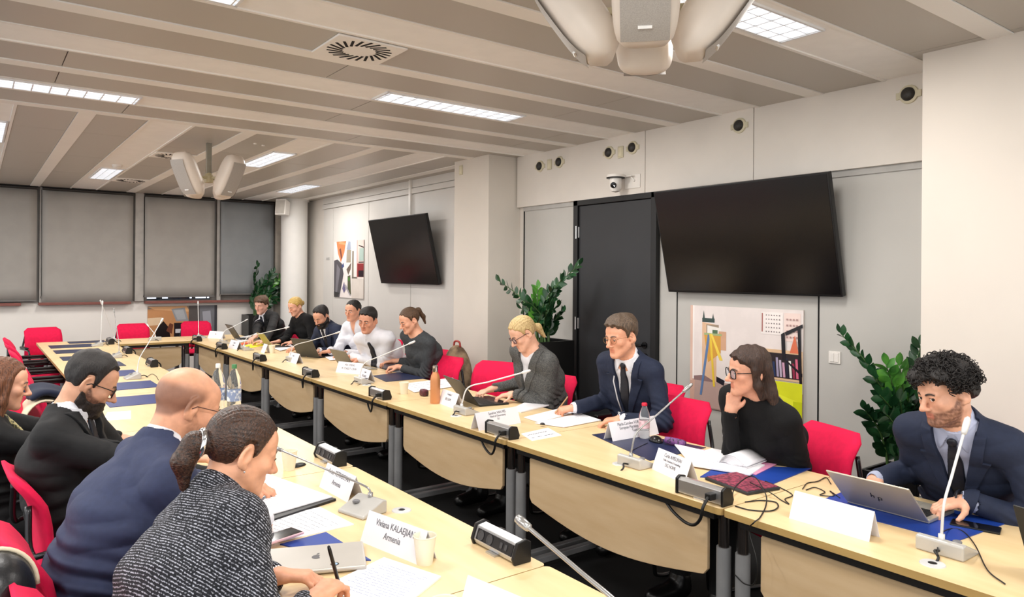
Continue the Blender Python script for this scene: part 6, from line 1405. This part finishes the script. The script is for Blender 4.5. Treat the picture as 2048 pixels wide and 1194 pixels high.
def tweed():
    m, nt, b = _bsdf('tweed_boucle'); N = nt.nodes.new; L = nt.links.new; tc = N('ShaderNodeTexCoord'); mt = lambda op, a, v: (lambda q: (setattr(q, 'operation', op), L(a, q.inputs[0]), (L(v, q.inputs[1]) if not isinstance(v, float) else setattr(q.inputs[1], 'default_value', v)), q.outputs[0])[-1])(N('ShaderNodeMath'))
    d = N('ShaderNodeVectorMath'); d.operation = 'DOT_PRODUCT'; L(tc.outputs['Object'], d.inputs[0]); d.inputs[1].default_value = (.72, .30, .62)
    n1 = N('ShaderNodeTexNoise'); n1.inputs['Scale'].default_value = 9; L(tc.outputs['Object'], n1.inputs[0]); n = N('ShaderNodeTexNoise'); n.inputs['Scale'].default_value = 210; n.inputs['Detail'].default_value = 1; L(tc.outputs['Object'], n.inputs[0])
    a = N('ShaderNodeMath'); a.operation = 'MULTIPLY_ADD'; L(d.outputs['Value'], a.inputs[0]); a.inputs[1].default_value = 2 * PI / .0068; L(mt('MULTIPLY', n1.outputs['Fac'], 14.), a.inputs[2])
    s1 = mt('SINE', a.outputs[0], 0.); h = N('ShaderNodeMath'); h.operation = 'MULTIPLY_ADD'; L(s1, h.inputs[0]); h.inputs[1].default_value = .20; L(n.outputs['Fac'], h.inputs[2]); r = N('ShaderNodeValToRGB'); L(h.outputs[0], r.inputs[0])
    r.color_ramp.elements[0].position = .56; r.color_ramp.elements[0].color = (.004, .005, .009, 1); r.color_ramp.elements[1].position = .78; r.color_ramp.elements[1].color = (.36, .37, .43, 1); L(r.outputs[0], b.inputs['Base Color']); b.inputs['Roughness'].default_value = .9
    u = N('ShaderNodeBump'); u.inputs['Strength'].default_value = .5; u.inputs['Distance'].default_value = .003; L(h.outputs[0], u.inputs['Height']); L(u.outputs[0], b.inputs['Normal']); return m
def p11():
    P = Person('person', 'woman with brown ponytail and black and white tweed jacket writing in the foreground', H_(482, 903, x=.585), 2, 22, 0, body_az=6, pelvis=(.37, 1.80, .53), h=.0036, sex='f', skin='d9a080', sw=.35,
               hands=(dict(w=A(628, 1200, z=.795), d=(.75, .45, .12), up=(-.1, -.25, 1)), dict(w=A(556, 1150, z=.80), d=(.8, -.42, -.08), up=(.0, .1, 1))), pose=('pen', 'relax'), poles=((-.5, -.9, -.5), (-.2, .8, -.7)))
    P.body(eyes=.6, look=(0, -.3), lip=(.84, .54, .52), nose=.9); tw = tweed()
    P.garment('blouse', mat('blouse_navy', '141b30', .7), inf=.007, a='none', neck_r=P.rn + .02, amp=.2)
    P.garment('jacket', tw, inf=.022, ru=(.062, .060), rf=(.060, .050), end=.045, neck_r=P.rn + .008, nb=.035, stand=(.03, .018), v=(.03, .02, -.3), bore=.040, amp=1.4); P.trousers(M_trk)
    def ex(S):
        S.caps((0, -.100, .0), (0, -.130, -.010), .024, .030, k=.015); S.caps((0, -.128, -.010), (.0, -.140, -.060), .032, .031, k=.02); S.caps((0, -.14, -.060), (0, -.112, -.125), .029, .012, k=.015)
    P.hair(hair_mat('hair_ponytail', '120a08', '4e3222', 60, .36, (1, .10, 1), .35), t=.011, top=.002, extra=ex, noise=(.0008, 45), grooves=GR(62, .0010))
    bm = B(); R = P.Rh
    c = lambda x, y, z: Vector(P.hp(x, y, z) - P.o0); tube(bm, [c(.030 * math.cos(a), -.116 - .004 * math.sin(a), -.004 + .032 * math.sin(a)) for a in [2 * PI * k / 24 for k in range(24)]], .0095, 8, closed=True); obj('hair_clip', bm, M_chrome, P.root, smooth=True)
    bm = B(); bmesh.ops.create_uvsphere(bm, u_segments=10, v_segments=6, radius=.003, matrix=Matrix.Translation(c(.0815, -.002, -.041))); obj('earring', bm, M_chrome, P.root, smooth=True)
    w = P.wr[1]; u = unit(P.el[1] - w); a1 = unit(np.cross(u, v3(0, 0, 1))); a2 = np.cross(u, a1)
    bm = B()
    for k in range(18): an = 2 * PI * k / 18; bmesh.ops.create_uvsphere(bm, u_segments=8, v_segments=5, radius=.0052, matrix=Matrix.Translation(Vector(w + u * .004 + (a1 * math.cos(an) + a2 * math.sin(an) * .8) * .028 - P.o0)))
    obj('bracelet', bm, M_chrome, P.root, smooth=True)
    dd = unit(v3(.75, .45, .12)); pn = P.wr[0] + dd * .088; pen('black pen held upright by the woman in tweed', pn + v3(.030, .020, -.045), pn + v3(-.012, .012, .098), M_penb, r=.0052)
def p12():
    P = Person('person', 'bald man with glasses in a blue suit leaning over his papers', H_(372, 812, x=.56), 8, 24, 2, body_az=4, pelvis=(.27, 2.52, .53), h=.0040, hs=1.06, skin='d69c7c', sw=.41, bulk=1.08,
               hands=(dict(w=A(527, 1038, z=.795), d=(.05, 1, -.05), up=(.1, -.1, 1)), dict(w=(.86, 2.98, .795), d=(.7, -.6, -.05), up=(0, 0, 1))), pose=('pen', 'relax'), poles=((-.6, -.8, -.6), (-.2, .8, -.7)))
    P.body(scalp=((.32, .29, .29), .88), eyes=.4, stubble=((.45, .40, .38), .6), ear=1.12); P.suit(M_navyb, M_shw, None, v=(.075, .02, -.34), amp=1.5); P.trousers(M_trk)
    P.glasses(mat('frame_brown', '4a2a22', .3), None, r=.023, hgt=.8, th=.0018, sq=3)
    d = unit(v3(.05, 1, -.05)); pn = P.wr[0] + d * .088; pen('thin pen held by the bald man', pn + v3(-.035, .05, -.03), pn + v3(.03, .0, .055), mat('pen_grey', '7d828c', .3))
def p13():
    P = Person('person', 'bearded man with black glasses and black suit in profile on the left', H_(180, 765, x=.385), -5, 30, 0, body_az=-26, pelvis=(.36, 3.42, .53), h=.0045, skin='cf9a7c', sw=.38,
               hands=(dict(w=(.80, 3.15, .80), d=(.8, .3, -.1), up=(0, 0, 1)), dict(w=(.80, 3.55, .80), d=(.8, -.3, -.1), up=(0, 0, 1))), pose=('relax', 'relax'))
    P.body(eyes=.4, brow_col=(.15, .11, .1), ear=1.05, nose=1.5, stubble=((.16, .12, .11), .9)); P.suit(M_blk, M_shw, M_tiek, v=(.075, .02, -.34)); P.trousers(M_trk)
    P.hair(hair_mat('hair_black_short', '080707', '2f2a29', 110), t=.010, top=.009, tside=.006, noise=(.0028, 80), line=HREC); P.beard(hair_mat('beard_dark', '0c0908', '33251f', 120), .004, line=([-.02, .0, .02, .05, .075, .12], [-.030, -.036, -.060, -.064, -.050, -.046]))
    P.glasses(M_black, mat('lens_glass', 'cfd4e6', .05, alpha=.35), r=.024, hgt=.78, th=.0023, sq=3)
def p14():
    P = Person('person', 'woman with long chestnut hair in a black jacket at the left edge', H_(6, 768, y=3.98), -4, 14, 0, body_az=0, pelvis=(.10, 4.02, .53), h=.0048, sex='f', skin='e0a88c', sw=.37,
               hands=(dict(w=(.62, 3.90, .79), d=(.8, .3, -.1), up=(0, 0, 1)), dict(w=(.62, 4.2, .79), d=(.8, -.3, -.1), up=(0, 0, 1))), pose=('relax', 'relax'))
    P.body(eyes=.6, lip=(.82, .50, .48)); P.garment('jacket', M_blk, inf=.018, ru=(.062, .056), rf=(.054, .044), end=.03, neck_r=P.rn + .014, nb=.02, v=(.05, .02, -.3), bore=.034); P.trousers(M_trk)
    def ex(S):
        for sd in (1, -1):
            S.caps((sd * .078, -.012, .02), (sd * .084, -.008, -.06), .024, .022, k=.02); S.caps((sd * .070, .020, .03), (sd * .082, .018, -.07), .018, .020, k=.02); S.caps((sd * .082, .018, -.07), (sd * .085, .03, -.20), .022, .016, k=.02); S.caps((sd * .060, -.05, .0), (sd * .075, -.04, -.21), .036, .026, k=.03)
        S.caps((0, -.08, 0), (0, -.08, -.22), .04, .03, k=.03)
    P.hair(HL, t=.013, extra=ex, noise=(.0015, 40), grooves=lambda q: .0017 * np.sin(190 * q[:, 1] + 120 * q[:, 0] + 2 * wob(q * np.array([1, 1, .25], f32), 25, 3, 3)))
    t = obj('scarf', tube(B(), bez([tuple(P.N + P.Rc * .05 + P.Fc * .07 - P.U * .0 - P.o0), tuple(P.N + P.Rc * .03 + P.Fc * .15 - P.U * .10 - P.o0), tuple(P.N + P.Rc * .01 + P.Fc * .17 - P.U * .2 - P.o0)], 5), .014, 8), mat('scarf_patterned', 'b8ad7c', .7, col2='3c3a2c', vs=60, vmin=.45, vmax=.55), P.root, smooth=True)
import time
for f in (p1, p2, p3, p4, p5, p6, p7, p8, p9, p10, p11, p12, p13, p14):
    if 'ONLY' in globals() and f.__name__ not in ONLY: continue
    t0 = time.time(); f(); print(f.__name__, round(time.time() - t0, 1))
EXPO=0.80
w = bpy.data.worlds.new('world'); SC.world = w; w.use_nodes = True; w.node_tree.nodes['Background'].inputs[0].default_value = (.97, .97, .97, 1)
SC.view_settings.exposure = EXPO
